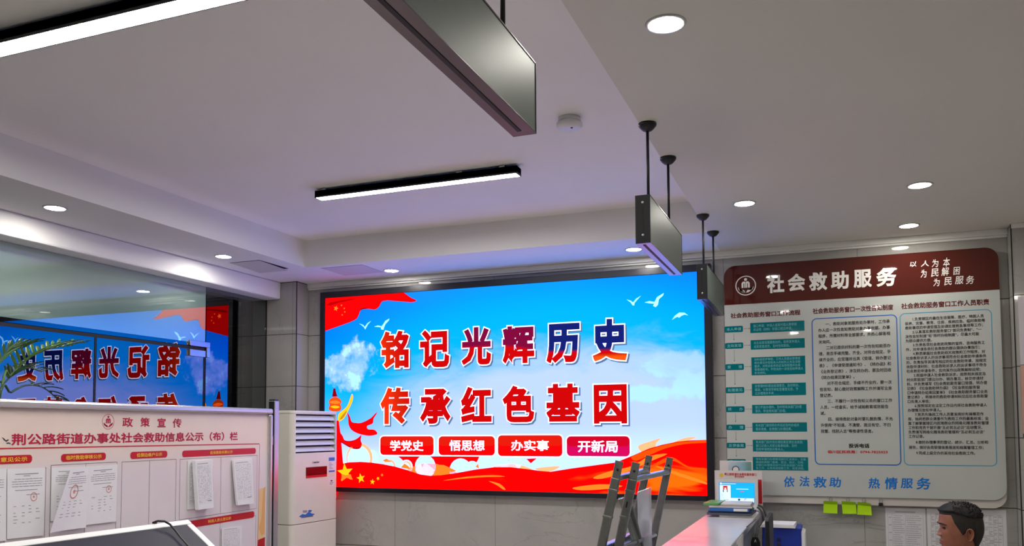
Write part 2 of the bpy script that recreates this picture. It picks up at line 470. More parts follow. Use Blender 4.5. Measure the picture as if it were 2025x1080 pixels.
# smoke detector
b = None
t = thing('smoke_detector', 'round white smoke detector on the tray ceiling left of the hanging sign rods', 'smoke detector', (-1.018, 3.345, ZT))
b = B(); b.lathe([(0.047, 0), (0.049, -0.02)], (-1.018, 3.345, ZT), WHITEP); b.obj('base', t)
b = B(); b.lathe([(0.050, -0.0205), (0.056, -0.024), (0.056, -0.036), (0.046, -0.0445), (0.02, -0.046)], (-1.018, 3.345, ZT), WHITEP)
b.obj('cap', t)
b = B(); b.lathe([(0.004, -0.0485), (0.006, -0.0455)], (-1.005, 3.337, ZT), SEAL, 10); b.obj('indicator', t)

# access panels in the lower ceiling
b = B()
PANEL = pbr('access panel', (214, 208, 206), 0.7, vary=0.01)
t = thing('access_panel', 'square ceiling access panel hanging slightly open, beside a downlight in the left ceiling strip', 'access panel', (-3.67, 4.69, ZS), 0, 'ceiling access panels')
b = B(); b.hexa([(-3.79, 4.53, ZS - 0.003), (-3.555, 4.53, ZS - 0.003), (-3.555, 4.84, ZS - 0.016), (-3.79, 4.84, ZS - 0.016)], [(-3.79, 4.53, ZS - 0.0005), (-3.555, 4.53, ZS - 0.0005), (-3.555, 4.84, ZS - 0.012), (-3.79, 4.84, ZS - 0.012)], PANEL); b.obj('panel', t)
b = B(); b.box(-3.796, -3.549, 4.524, 4.846, ZS - 0.0006, ZS - 0.0001, SEAL); b.obj('dark_opening', t)
t = thing('access_panel', 'flush ceiling access panel with a thin seam above the left end of the video wall', 'access panel', (-3.2, 5.06, ZS), 0, 'ceiling access panels')
b = B(); b.box(-3.33, -3.0, 4.925, 5.22, ZS - 0.0022, ZS - 0.0005, PANEL); b.obj('panel', t)
b = B(); b.box(-3.3325, -2.9975, 4.9225, 5.2225, ZS - 0.0006, ZS - 0.0001, INKG); b.obj('dark_opening', t)

# ------------------------------------------------------------------ hanging signs along the soffit edge
SIGNM = pbr('sign black aluminium', (104, 96, 98), 0.26, metal=1.0, vary=0.04)
SIGNG = pbr('sign dark glass', (84, 97, 92), 0.44, spec=0.42, vary=0.03)
def hanging_sign(y0, y1, z0, z1, r0, r1, label):
    x0, x1 = -0.645, -0.590; xm = (x0 + x1) / 2
    t = thing('hanging_sign', label, 'sign', (xm, (y0 + y1) / 2, z0), 0, 'black counter signs hanging from the ceiling edge')
    b = B(); b.box(x0, x1, y0 + 0.003, y1 - 0.003, z0 + 0.0, z0 + 0.0035, SIGNM); b.box(x0, x1, y0 + 0.003, y1 - 0.003, z1 - 0.0035, z1, SIGNM)
    b.box(x0 + 0.012, x1 - 0.012, y0 + 0.003, y1 - 0.003, z0 + 0.0035, z1 - 0.0035, SIGNM); b.obj('case', t, bevel=0.0006)
    b = B(); b.box(x0 + 0.021, x1 - 0.025, y0 + 0.03, y1 - 0.03, z0 - 0.0012, z0 + 0.0003, SEAL); b.obj('slot', t)
    for xa, xb in ((x1 - 0.011, x1 - 0.0015), (x0 + 0.0015, x0 + 0.011)):
        b = B(); b.box(xa, xb, y0 + 0.004, y1 - 0.004, z0 + 0.004, z1 - 0.004, SIGNG); b.obj('face_panel', t)
    for ya, yb in ((y0, y0 + 0.003), (y1 - 0.003, y1)):
        b = B(); b.box(x0, x1, ya, yb, z0, z1, BLACK); e = b.obj('end_cap', t, bevel=0.001)
        yy = ya if ya == y0 else yb; s = -1 if ya == y0 else 1
        for zz in (z0 + 0.03, z1 - 0.027):
            b = B(); b.lathe([(0.0045, 0.0), (0.0045, 0.0015), (0.003, 0.0025)], (xm, yy, zz), STEEL, 12, 'y') if s < 0 else b.box(xm - 0.004, xm + 0.004, yy, yy + 0.002, zz - 0.004, zz + 0.004, STEEL)
            b.obj('screw', e)
        b = B(); b.box(xm - 0.002, xm + 0.002, min(yy, yy + s * 0.001), max(yy, yy + s * 0.001), z0 + 0.045, z1 - 0.042, SEAL); b.obj('groove', e)
    for r in (r0, r1):
        b = B(); b.tube([(xm, r, z1), (xm, r, ZS - 0.02)], 0.0055, BLACK); q = b.obj('rod', t)
        b = B(); b.lathe([(0.034, 0), (0.034, -0.008), (0.026, -0.018), (0.018, -0.026), (0.008, -0.030)], (xm, r, ZS), BLACK, 24); b.obj('ceiling_cup', q)
        b = B(); b.lathe([(0.010, 0.0), (0.010, 0.006), (0.007, 0.012)], (xm, r, z1), BLACK, 16); b.obj('collar', q)
hanging_sign(1.000, 1.692, 2.248, 2.408, 1.142, 1.562, 'black hanging sign nearest to the camera, cut by the top of the picture')
hanging_sign(2.925, 3.605, 2.266, 2.442, 3.030, 3.450, 'middle black hanging sign with a grey face and two screws on its end')
hanging_sign(4.390, 5.100, 2.276, 2.462, 4.462, 4.870, 'smallest-looking black hanging sign overlapping the corner of the video wall')

# ------------------------------------------------------------------ the LED video wall
X0, X1, Z0, Z1 = -3.613, -0.750, 1.170, 2.613     # lit area
led = thing('video_wall', 'huge lit LED video wall showing red Chinese slogan on blue sky', 'video screen', ((X0 + X1) / 2, WF, Z0))
fr = pbr('screen frame', (34, 34, 42), 0.35, metal=0.3)
b = B()
fo = (-3.657, 1.136, -0.704, 2.660)
b.box(fo[0], X0, WF - 0.008, WALL, fo[1], fo[3], fr); b.box(X1, fo[2], WF - 0.008, WALL, fo[1], fo[3], fr)
b.box(X0, X1, WF - 0.008, WALL, Z1, fo[3], fr); b.box(X0, X1, WF - 0.008, WALL, fo[1], Z0, fr)
b.obj('frame', led, bevel=0.003)

def sky_material():
    k = Nodes('screen sky'); k.n.remove(k.bsdf)
    src, x, y, z = k.xyz('Object')
    u = k.math('DIVIDE', k.math('ADD', x, (X1 - X0) / 2), X1 - X0); v = k.math('DIVIDE', z, Z1 - Z0)
    wob = k.math('MULTIPLY', k.math('SUBTRACT', k.noise(src, 1.3, 3), 0.5), 0.16)
    vv = k.math('ADD', k.math('ADD', v, wob), k.math('MULTIPLY', k.math('ABSOLUTE', k.math('SUBTRACT', u, 0.18)), -0.10))
    c = k.ramp(vv, [(0.0, rgb(222, 230, 246)), (0.18, rgb(176, 218, 244)), (0.34, rgb(84, 202, 244)), (0.48, rgb(14, 186, 242)), (0.62, rgb(0, 156, 244)), (0.76, rgb(0, 122, 244)), (0.92, rgb(16, 122, 230)), (1.0, rgb(30, 132, 226))])
    def glow(cu, cv, ru, rv, vv_, lo, hi):
        d = k.math('SQRT', k.math('ADD', k.math('POWER', k.math('DIVIDE', k.math('SUBTRACT', u, cu), ru), 2.0), k.math('POWER', k.math('DIVIDE', k.math('SUBTRACT', vv_, cv), rv), 2.0)))
        return k.math('SUBTRACT', 1.0, k.step(d, lo, hi))
    c = k.mix(k.math('MULTIPLY', glow(0.62, 0.60, 0.66, 0.46, v, 0.45, 1.25), 1.0), c, rgb(4, 188, 238))
    # white glow behind the slogan, ragged like thin cloud
    mp = k.node('ShaderNodeMapping'); mp.inputs['Scale'].default_value = (1.0, 1.0, 2.6); mp.inputs['Rotation'].default_value = (0, -0.25, 0); k.l.new(src, mp.inputs[0])
    st = k.math('ADD', v, k.math('MULTIPLY', k.math('SUBTRACT', k.noise(mp.outputs[0], 2.0, 6, 0.62, 0.6), 0.5), 0.34))
    c = k.mix(k.math('MULTIPLY', glow(0.66, 0.32, 0.60, 0.44, st, 0.5, 1.06), 0.94), c, rgb(200, 222, 240))
    g = k.math('SUBTRACT', 1.0, k.step(v, 0.14, 0.36))
    c = k.mix(k.math('MULTIPLY', g, 0.85), c, rgb(214, 224, 240))
    # cumulus clumps left and right
    def blob(cu, cv, ru, rv):
        return k.math('SUBTRACT', 1.0, k.math('SQRT', k.math('ADD', k.math('POWER', k.math('DIVIDE', k.math('SUBTRACT', u, cu), ru), 2.0), k.math('POWER', k.math('DIVIDE', k.math('SUBTRACT', v, cv), rv), 2.0))))
    nz = k.noise(src, 9.0, 6, 0.62)
    f = k.math('MAXIMUM', blob(0.035, 0.62, 0.085, 0.11), blob(0.10, 0.66, 0.07, 0.13))
    f = k.math('MAXIMUM', f, blob(0.075, 0.56, 0.05, 0.10))
    f = k.math('ADD', f, k.math('MULTIPLY', k.math('SUBTRACT', nz, 0.5), 1.7))
    c = k.mix(k.math('MULTIPLY', k.step(f, 0.16, 0.50), 0.80), c, k.ramp(nz, [(0.35, rgb(110, 190, 240)), (0.6, rgb(206, 236, 250))]))
    f = k.math('MAXIMUM', blob(0.93, 0.58, 0.11, 0.09), blob(0.99, 0.50, 0.10, 0.10))
    f = k.math('MAXIMUM', f, blob(0.86, 0.46, 0.12, 0.05))
    f = k.math('ADD', f, k.math('MULTIPLY', k.math('SUBTRACT', nz, 0.5), 1.2))
    c = k.mix(k.math('MULTIPLY', k.step(f, 0.05, 0.5), 0.8), c, rgb(186, 224, 244))
    return emit('screen sky', (0, 0, 0), 1.0), k, c
def finish_sky():
    _, k, c = sky_material()
    e = k.node('ShaderNodeEmission'); k.l.new(drive(k, c), e.inputs[0]); e.inputs[1].default_value = LED_L
    k.l.new(e.outputs[0], k.out.inputs[0]); k.m.cycles.emission_sampling = 'AUTO'
    return k.m
SKY = finish_sky()

def wave_material():
    k = Nodes('screen red silk'); k.n.remove(k.bsdf)
    src, x, y, z = k.xyz('Object')
    u = k.math('DIVIDE', k.math('ADD', x, (X1 - X0) / 2), X1 - X0); v = k.math('DIVIDE', z, Z1 - Z0)
    mp = k.node('ShaderNodeMapping'); mp.inputs['Scale'].default_value = (1.0, 1.0, 5.5); mp.inputs['Rotation'].default_value = (0, 0.30, 0); k.l.new(src, mp.inputs[0])
    nz = k.noise(mp.outputs[0], 1.25, 3, 0.5, 0.5)
    band = k.math('MULTIPLY', k.step(nz, 0.54, 0.66), k.step(u, 0.42, 0.72))
    dark = k.math('MULTIPLY', k.step(nz, 0.50, 0.36), 0.22)
    c = k.mix(dark, rgb(236, 4, 4), rgb(190, 0, 6))
    c = k.mix(k.math('MULTIPLY', band, 0.8), c, rgb(255, 128, 14))
    e = k.node('ShaderNodeEmission'); k.l.new(drive(k, c), e.inputs[0]); e.inputs[1].default_value = LED_L
    k.l.new(e.outputs[0], k.out.inputs[0]); k.m.cycles.emission_sampling = 'AUTO'
    return k.m
WAVE = wave_material()

UMAR, UBLUE = (bw(902, 690)[0] - X0) / (X1 - X0), (bw(1069, 680)[0] - X0) / (X1 - X0)
def slogan_material():
    k = Nodes('screen slogan red'); k.n.remove(k.bsdf)
    src, x, y, z = k.xyz('Object')
    u = k.math('DIVIDE', k.math('ADD', x, (X1 - X0) / 2), X1 - X0); v = k.math('DIVIDE', z, Z1 - Z0)
    c = k.mix(k.math('SUBTRACT', 1.0, k.step(k.math('ADD', u, k.math('MULTIPLY', v, 0.10)), 0.22, 0.32)), rgb(212, 8, 10), rgb(226, 52, 12))
    up = k.step(k.math('ADD', v, k.math('MULTIPLY', k.step(u, 0.50, 0.66), 0.040)), 0.695, 0.715)
    c = k.mix(k.math('MULTIPLY', up, k.step(u, UMAR - 0.02, UMAR + 0.01)), c, rgb(132, 12, 62))
    c = k.mix(k.math('MULTIPLY', up, k.step(u, UBLUE - 0.008, UBLUE + 0.008)), c, rgb(22, 34, 118))
    tail = k.math('MULTIPLY', k.step(u, 0.70, 0.76), k.math('MULTIPLY', k.step(v, 0.56, 0.58), k.math('SUBTRACT', 1.0, k.step(v, 0.625, 0.65))))
    c = k.mix(k.math('MULTIPLY', tail, 0.7), c, rgb(236, 110, 20))
    e = k.node('ShaderNodeEmission'); k.l.new(drive(k, c), e.inputs[0]); e.inputs[1].default_value = LED_L
    k.l.new(e.outputs[0], k.out.inputs[0]); k.m.cycles.emission_sampling = 'NONE'
    return k.m
SLOG = slogan_material()
def E_(name, *c):
    k = Nodes('screen ' + name); k.n.remove(k.bsdf); e = k.node('ShaderNodeEmission')
    e.inputs[0].default_value = tuple(x + max(0.0, x - 0.72) * LED_GAIN for x in s2l(c)) + (1,); e.inputs[1].default_value = LED_L
    k.l.new(e.outputs[0], k.out.inputs[0]); k.m.cycles.emission_sampling = 'NONE'
    return k.m
E_WHITE, E_SHAD = E_('white', 236, 236, 248), E_('grey blue', 96, 124, 160)
E_RED, E_DRED, E_ORANGE, E_YEL, E_PALE, E_MAG = E_('red', 226, 4, 8), E_('dark red', 150, 0, 10), E_('orange', 250, 140, 40), E_('yellow', 255, 214, 24), E_('pale', 214, 226, 242), E_('crimson', 214, 6, 40)
E_BIRD, E_BUFF, E_PURPLE = E_('bird', 196, 232, 250), E_('buff', 246, 200, 140), E_('magenta', 220, 10, 96)

def L(k): return WF - 0.0007 * k                   # picture layers
def pts(*a): return [bw(a[i], a[i + 1]) for i in range(0, len(a), 2)]
def zpts(x0, y0, s, *a): return [bw(x0 + a[i] / s, y0 + a[i + 1] / s) for i in range(0, len(a), 2)]
def smooth(p, n=4):                                # Catmull-Rom through a closed outline
    out = []; m = len(p)
    for i in range(m):
        a, q, c, d = p[i - 1], p[i], p[(i + 1) % m], p[(i + 2) % m]
        for k in range(n):
            t = k / n
            out.append(tuple(0.5 * (2 * q[j] + (c[j] - a[j]) * t + (2 * a[j] - 5 * q[j] + 4 * c[j] - d[j]) * t * t + (3 * q[j] - a[j] - 3 * c[j] + d[j]) * t ** 3) for j in (0, 1)))
    return out
def disc(b, px, py, r, k, mat, n=20):
    c = bw(px, py); R = r * 0.00365
    b.flat([(c[0] + R * math.cos(2 * math.pi * i / n), c[1] + R * math.sin(2 * math.pi * i / n)) for i in range(n)], L(k), mat)
def star(b, px, py, r, k, mat, rot=0.0):
    c = bw(px, py); R = r * 0.00365
    b.flat([(c[0] + R * (1 if i % 2 == 0 else 0.42) * math.sin(rot + math.pi * i / 5), c[1] + R * (1 if i % 2 == 0 else 0.42) * math.cos(rot + math.pi * i / 5)) for i in range(10)], L(k), mat)

b = B()
b.flat([(X0, Z0), (X1, Z0), (X1, Z1), (X0, Z1)], L(0), SKY)
zl = lambda *a: zpts(640, 580, 4.909, *a)
tl = (X0, Z1)
b.flat([(X0, Z1), (bw(799, 580)[0], Z1)] + zl(850, 45, 905, 68, 890, 82, 850, 88, 740, 80, 620, 70, 570, 78, 555, 100, 540, 130, 515, 152, 490, 160, 440, 152, 400, 152, 370, 158, 355, 172, 340, 215, 325, 245, 300, 262, 260, 280, 220, 295, 120, 330) + [(X0, bw(644, 655)[1])], L(1), E_RED)
b.flat(zl(352, 172, 365, 150, 400, 142, 440, 150, 400, 153, 370, 160), L(2), E_DRED)
b.flat(zl(22, 120, 60, 92, 140, 76, 230, 60, 330, 50, 240, 72, 150, 92, 70, 118), L(2), E_('flag fold', 196, 0, 6))
star(b, 664.5, 610, 6.5, 2, E_ORANGE, 0.3)
for p in ((675.5, 604), (681, 610), (682, 617), (677, 623)): star(b, p[0], p[1], 2.2, 2, E_ORANGE)
# gulls
def gull(a): b.flat(a, L(2), E_BIRD)
gull(zl(345, 295, 385, 308, 400, 328, 425, 292, 462, 268, 430, 305, 412, 338, 404, 352, 394, 332, 372, 312))
gull(zl(490, 325, 530, 313, 562, 322, 580, 300, 600, 268, 640, 246, 632, 268, 604, 296, 588, 330, 582, 356, 556, 350, 560, 332, 530, 328))
z8 = lambda *a: zpts(1000, 520, 2.25, *a)
gull(z8(538, 163, 556, 168, 567, 176, 580, 160, 602, 146, 588, 162, 574, 178, 572, 190, 564, 188, 556, 176))
gull(z8(618, 176, 640, 170, 662, 174, 674, 152, 704, 134, 700, 146, 682, 162, 678, 186, 668, 197, 656, 192, 660, 182, 640, 180))
gull(z8(740, 254, 752, 236, 772, 221, 796, 222, 812, 234, 796, 230, 782, 236, 772, 244, 764, 240, 752, 246))
# distant hall in red, pale trees
z6 = lambda *a: zpts(640, 900, 5.625, *a)
b.flat(z6(830, 15, 1740, 15, 1690, 100, 1400, 200, 1000, 160), L(1), E_RED)
b.flat(z6(1000, 130, 1120, 90, 1260, 100, 1420, 150, 1520, 230, 1060, 230, 900, 170), L(2), E_ORANGE)
for p in ((711, 906, 31), (735, 906, 17), (771, 922, 13), (804, 923, 14), (841, 923, 23), (911, 931, 24), (934, 928, 16), (975, 918, 32), (1010, 914, 22)):
    disc(b, p[0], p[1], p[2], 2, E_PALE)
for p in ((711, 906, 31), (771, 922, 13), (804, 923, 11)):
    c = bw(p[0], p[1]); R = p[2] * 0.00365
    ring(b, [(c[0] + R * math.cos(w * 0.3), c[1] + R * math.sin(w * 0.3)) for w in range(21)], [(c[0] + R * 0.86 * math.cos(w * 0.3) - 0.006, c[1] + R * 0.86 * math.sin(w * 0.3) - 0.004) for w in range(21)], L(3), E_BUFF)
for q in (z6(860, 140, 900, 95, 940, 120, 975, 160), z6(1250, 105, 1340, 112, 1480, 175, 1420, 190), z6(1690, 130, 1720, 95, 1730, 150), z6(660, 60, 700, 40, 760, 75, 690, 80)):
    b.flat(q, L(3), E_ORANGE)
b.flat(z8(92, 872, 138, 870, 112, 892), L(2), E_RED); b.flat(z8(8, 873, 14, 878, 20, 874, 15, 882), L(2), E_DRED)
for q in (z8(-60, 905, 40, 895, 120, 920, 60, 925, -40, 920), z8(130, 915, 240, 905, 190, 930), z8(590, 815, 640, 795, 690, 780, 672, 800, 660, 825, 610, 842), z8(740, 802, 800, 778, 850, 776, 820, 788, 760, 808)):
    b.flat(smooth(q, 4), L(2), E_BUFF)
# red silk along the bottom
b.flat([(X0, bw(650, 921)[1])] + pts(669, 919, 690, 914.5, 714, 913.5, 735, 915, 757, 918, 780, 922.5, 800, 928, 818, 934, 832, 938.5, 850, 941, 872, 940, 897.8, 936.4, 942, 928.4, 978, 924, 1010, 924, 1044, 928, 1070, 931.5, 1089, 933, 1129, 926.7, 1178, 920, 1218, 914.7, 1249, 902, 1284, 887, 1310, 879.5, 1340, 873.5, 1364, 871) + [(X1, bw(1398, 870)[1]), (X1, Z0), (X0, Z0)], L(4), WAVE)
for q in (z8(560, 862, 620, 838, 700, 812, 790, 796, 895, 790, 895, 800, 800, 806, 710, 826, 640, 856, 580, 880),
          zpts(1180, 880, 5.4, 480, 300, 640, 190, 800, 130, 980, 230, 1170, 250, 1170, 300, 980, 250, 820, 170, 700, 200)):
    b.flat(smooth(q, 4), L(5), E_('light silk', 250, 84, 8))
for q in (z8(390, 955, 470, 925, 560, 905, 640, 860, 720, 850, 640, 885, 540, 930, 430, 960), z8(660, 900, 760, 930, 890, 975, 890, 985, 760, 945), z8(300, 1000, 420, 985, 520, 992, 460, 1005, 340, 1012),
          z6(1330, 285, 1600, 240, 1880, 225, 2020, 240, 1800, 245, 1560, 262), z6(1840, 290, 1960, 320, 2024, 380, 2000, 384, 1930, 336)):
    b.flat(smooth(q, 3), L(5), E_ORANGE)
star(b, 683, 934.5, 19.5, 5, E_YEL, -0.12); star(b, 714, 946, 10.5, 5, E_YEL, -0.2); star(b, 737, 953, 6, 5, E_YEL, 0.1); star(b, 748, 946.5, 4.2, 5, E_YEL, -0.5); star(b, 756, 939.5, 3.6, 5, E_ORANGE, -0.6)
b.flat(pts(676, 937, 684, 940, 694, 938, 698, 949, 686, 945, 676, 952), L(6), E_ORANGE)
# carved column with ribbons
zz = lambda *a: zpts(500, 760, 3.373, *a)
b.flat(smooth(zz(630, 188, 648, 215, 660, 250, 690, 258, 720, 258, 760, 242, 792, 222, 815, 198, 832, 184, 822, 205, 806, 230, 800, 262, 764, 278, 770, 300, 812, 304, 832, 330, 800, 342, 755, 342, 700, 328, 660, 305, 640, 270, 636, 225), 3), L(3), E_RED)
b.flat(smooth(zz(576, 318, 600, 345, 612, 372, 645, 378, 682, 370, 710, 352, 726, 338, 720, 372, 728, 400, 715, 428, 680, 432, 640, 418, 606, 398, 584, 380), 3), L(3), E_DRED)
b.flat(smooth(zz(576, 318, 600, 345, 612, 372, 645, 378, 682, 370, 710, 352, 726, 338, 720, 372, 728, 400, 715, 420, 680, 424, 640, 410, 606, 392, 584, 374), 3), L(4), E_RED)
b.flat(zz(500, 900, 500, 250, 574, 240, 586, 330, 604, 540, 604, 640, 500, 900), L(3), E_RED)
b.flat(zz(538, 30, 552, 26, 556, 50, 566, 82, 530, 84, 534, 60), L(5), E_DRED)
b.flat(smooth(zz(508, 118, 520, 96, 550, 84, 580, 96, 594, 120, 584, 134, 592, 150, 584, 176, 540, 184, 506, 166, 514, 140), 3), L(4), E_('column', 226, 84, 20))
b.flat(smooth(zz(512, 120, 550, 108, 588, 122, 552, 132), 3), L(6), E_ORANGE)
b.flat(smooth(zz(520, 150, 550, 142, 582, 152, 552, 162), 3), L(6), E_YEL)
b.flat(smooth(zz(572, 246, 574, 200, 600, 176, 630, 148, 646, 110, 662, 66, 670, 80, 664, 118, 642, 166, 620, 210, 600, 236), 3), L(5), E_YEL)
b.flat(smooth(zz(580, 236, 600, 204, 630, 176, 618, 206, 600, 230), 3), L(6), E_('wing shade', 206, 150, 20))
screen = b.obj('display', led)

BOLD, RIM = 0.045, 0.030
R1 = [('铭', 749.5, 653, 813.5, 730.5), ('记', 827, 650.5, 893.5, 729), ('光', 909, 645.5, 976, 724), ('辉', 990, 643, 1061.5, 721), ('历', 1076.5, 638.5, 1151.5, 720), ('史', 1167.5, 629.5, 1245, 716)]
R2 = [('传', 749, 764, 814.5, 842), ('承', 827, 766.5, 896, 841.5), ('红', 908, 762, 977, 838.5), ('色', 990, 760, 1061.5, 838.5), ('基', 1076, 756.5, 1151.5, 837), ('因', 1170, 758, 1245, 841)]
for row in (R1, R2):
    b = B()
    for ch, a0, b0, a1, b1 in row:
        q = pbox(a0 + 4.0, b0 + 3.2, a1 - 4.2, b1 - 3.2)
        fit(b, ch, q, L(5), E_SHAD, BOLD, 3, RIM, 0.011, -0.011, lift=0.0002)
        fit(b, ch, q, L(6), E_WHITE, BOLD, 3, RIM, lift=0.0002)
        fit(b, ch, q, L(7), SLOG, BOLD, 3, lift=0.0002)
    b.obj('slogan_line', screen)
for s, q, tq in (('学党史', (752.5, 863, 858, 900.5), (772, 871, 838, 892)), ('悟思想', (868, 863, 979, 901), (889, 870.5, 959, 892)), ('办实事', (985, 861, 1112.5, 903), (1011, 870.5, 1086, 892)), ('开新局', (1121, 863, 1246, 903), (1143, 871, 1222, 895))):
    a = pbox(*q); b = B()
    b.flat(rrect(a[0] - 0.008, a[1] - 0.008, a[2] + 0.008, a[3] + 0.008, 0.035), L(5), E_WHITE)
    b.flat(rrect(a[0], a[1], a[2], a[3], 0.028), L(6), E_PURPLE if s == '开新局' else E_RED)
    b.flat(rrect(a[0], (a[1] + a[3]) / 2, a[2], a[3], 0.028), L(6.3), E_MAG if s == '开新局' else E_('button', 222, 30, 14))
    fit(b, s, pbox(*tq), L(7), E_WHITE, 0.02, 3, lift=0.0002)
    b.obj('caption_button', screen)

# ------------------------------------------------------------------ the information board on the right
BROWN = pbr('board brown', (80, 32, 25), 0.03, vary=0.0, spec=0.5)
BOARDW = pbr('board acrylic', (190, 194, 190), 0.03, vary=0.01, spec=0.5)
EDGEW = pbr('board backing', (206, 200, 194), 0.5, vary=0.02)
TEAL = pbr('board teal', (0, 112, 120), 0.03, vary=0.0)
PALEB = ink('pale print', (116, 190, 196)); LETW = ink('white lettering', (236, 232, 226), 0.3)
MAROON = ink('maroon print', (92, 20, 24)); BLUEL = pbr('board blue line', (36, 104, 190), 0.2, vary=0.0); CYANL = pbr('board cyan line', (88, 160, 190), 0.2, vary=0.0)
BLUET = ink('blue lettering', (16, 118, 206)); REDT = ink('red print', (196, 24, 30)); GREYL = ink('arrow grey', (92, 92, 96))
bx0, bx1, bz0, bz1, hz = -0.622, 0.915, 1.183, 2.632, 2.383
ib = thing('information_board', 'large white acrylic information board with brown header on the right wall', 'notice board', ((bx0 + bx1) / 2, WALL, bz0))
b = B(); b.slab(rrect(bx0, 1.136, bx1, bz1 - 0.004, 0.07), WF + 0.012, WALL, EDGEW); b.obj('backing_board', ib, bevel=0.002)
out = rrect(bx0, bz0, bx1, bz1, 0.07)
b = B(); b.slab(out, WF, WF + 0.010, BOARDW, EDGEW); b.obj('board', ib)
hp = [p for p in out if p[1] > hz]
b = B(); b.flat([(bx0, hz)] + hp[::-1] + [(bx1, hz)] if False else hp + [(bx0, hz), (bx1, hz)], WF - 0.0006, BROWN); hd = b.obj('header_band', ib)

def emblem(b, cx, cz, r, y, mat, sx=1.0, T=None, thin=0.09):
    def P(x, z): return (cx + x * r * sx, cz + z * r)
    n = 40
    c1 = [P(math.cos(2 * math.pi * i / n), math.sin(2 * math.pi * i / n)) for i in range(n)]
    c2 = [P((1 - thin) * math.cos(2 * math.pi * i / n), (1 - thin) * math.sin(2 * math.pi * i / n)) for i in range(n)]
    vs = [(p[0], y, p[1]) for p in c1 + c2]
    if T: vs = [T(Vector(v)) for v in vs]
    b.add(vs, [(j, (j + 1) % n, n + (j + 1) % n, n + j)[::-1] for j in range(n)], mat)
    def f(q): b.flat([P(*p) for p in q], y, mat, (lambda v: T(Vector(v))) if T else None)
    f([(0.15 * math.cos(i * 0.4488), 0.62 + 0.15 * math.sin(i * 0.4488)) for i in range(14)])          # head
    f([(-0.40, -0.22), (-0.40, 0.24), (-0.28, 0.42), (-0.06, 0.42), (-0.02, 0.34), (-0.02, -0.22), (-0.14, -0.22), (-0.14, 0.22), (-0.22, 0.22), (-0.22, -0.22)])
    f([(0.40, -0.22), (0.40, 0.24), (0.28, 0.42), (0.06, 0.42), (0.02, 0.34), (0.02, -0.22), (0.14, -0.22), (0.14, 0.22), (0.22, 0.22), (0.22, -0.22)][::-1])
    f([(-0.02, -0.72), (-0.30, -0.66), (-0.58, -0.46), (-0.74, -0.10), (-0.76, -0.20), (-0.66, -0.46), (-0.40, -0.40), (-0.16, -0.46)])   # hands
    f([(0.02, -0.72), (0.30, -0.66), (0.58, -0.46), (0.74, -0.10), (0.76, -0.20), (0.66, -0.46), (0.40, -0.40), (0.16, -0.46)][::-1])
YT = WF - 0.0012
c = bw(1474.6, 565); b = B(); emblem(b, c[0], c[1], 21.7 * 0.00290, YT, LETW); b.obj('emblem', hd)
b = B(); za = lambda x0, y0, x1, y1: pbox(1400 + x0 / 3.176, 460 + y0 / 3.176, 1400 + x1 / 3.176, 460 + y1 / 3.176)
for ch, q in (('社', (370, 272, 480, 376)), ('会', (500, 262, 612, 364)), ('救', (633, 254, 750, 360)), ('助', (770, 246, 886, 352)), ('服', (912, 236, 1030, 341)), ('务', (1056, 226, 1184, 334))):
    fit(b, ch, za(*q), YT, LETW, 0.035, 3)
b.obj('title_lettering', hd)
b = B()
for ch, q in (('以', (1266, 184, 1310, 214)), ('人', (1336, 178, 1388, 212)), ('为', (1404, 170, 1446, 216)), ('本', (1474, 160, 1518, 214)),
              ('为', (1334, 234, 1372, 282)), ('民', (1400, 228, 1448, 276)), ('解', (1464, 220, 1512, 270)), ('困', (1540, 218, 1580, 264)),
              ('为', (1414, 290, 1454, 336)), ('民', (1482, 282, 1530, 330)), ('服', (1550, 276, 1604, 322)), ('务', (1618, 272, 1670, 322))):
    q = za(*q); fit(b, ch, q, YT, LETW, 0.012, 2, slant=0.12)
b.obj('motto_lettering', hd)

def row_text(b, s, xa, xb, zc, h, mat, bold=0.0, res=2):
    fit(b, s, (xa, zc - h / 2, xb, zc + h / 2), WF - 0.0008, mat, bold, res)
b = B()
for s, (xa, ya), xb, h in (('社会救助服务窗口工作流程', (1444.7, 624.9), 1583, 0.0335), ('社会救助服务窗口一次性告知制度', (1607.3, 615.8), 1766.7, 0.0350), ('社会救助服务窗口工作人员职责', (1782.3, 606.0), 1956.5, 0.0350)):
    q = bw(xa, ya); row_text(b, s, q[0], bw(xb, ya)[0], q[1], h, MAROON, 0.028)
b.obj('heading_lettering', ib)
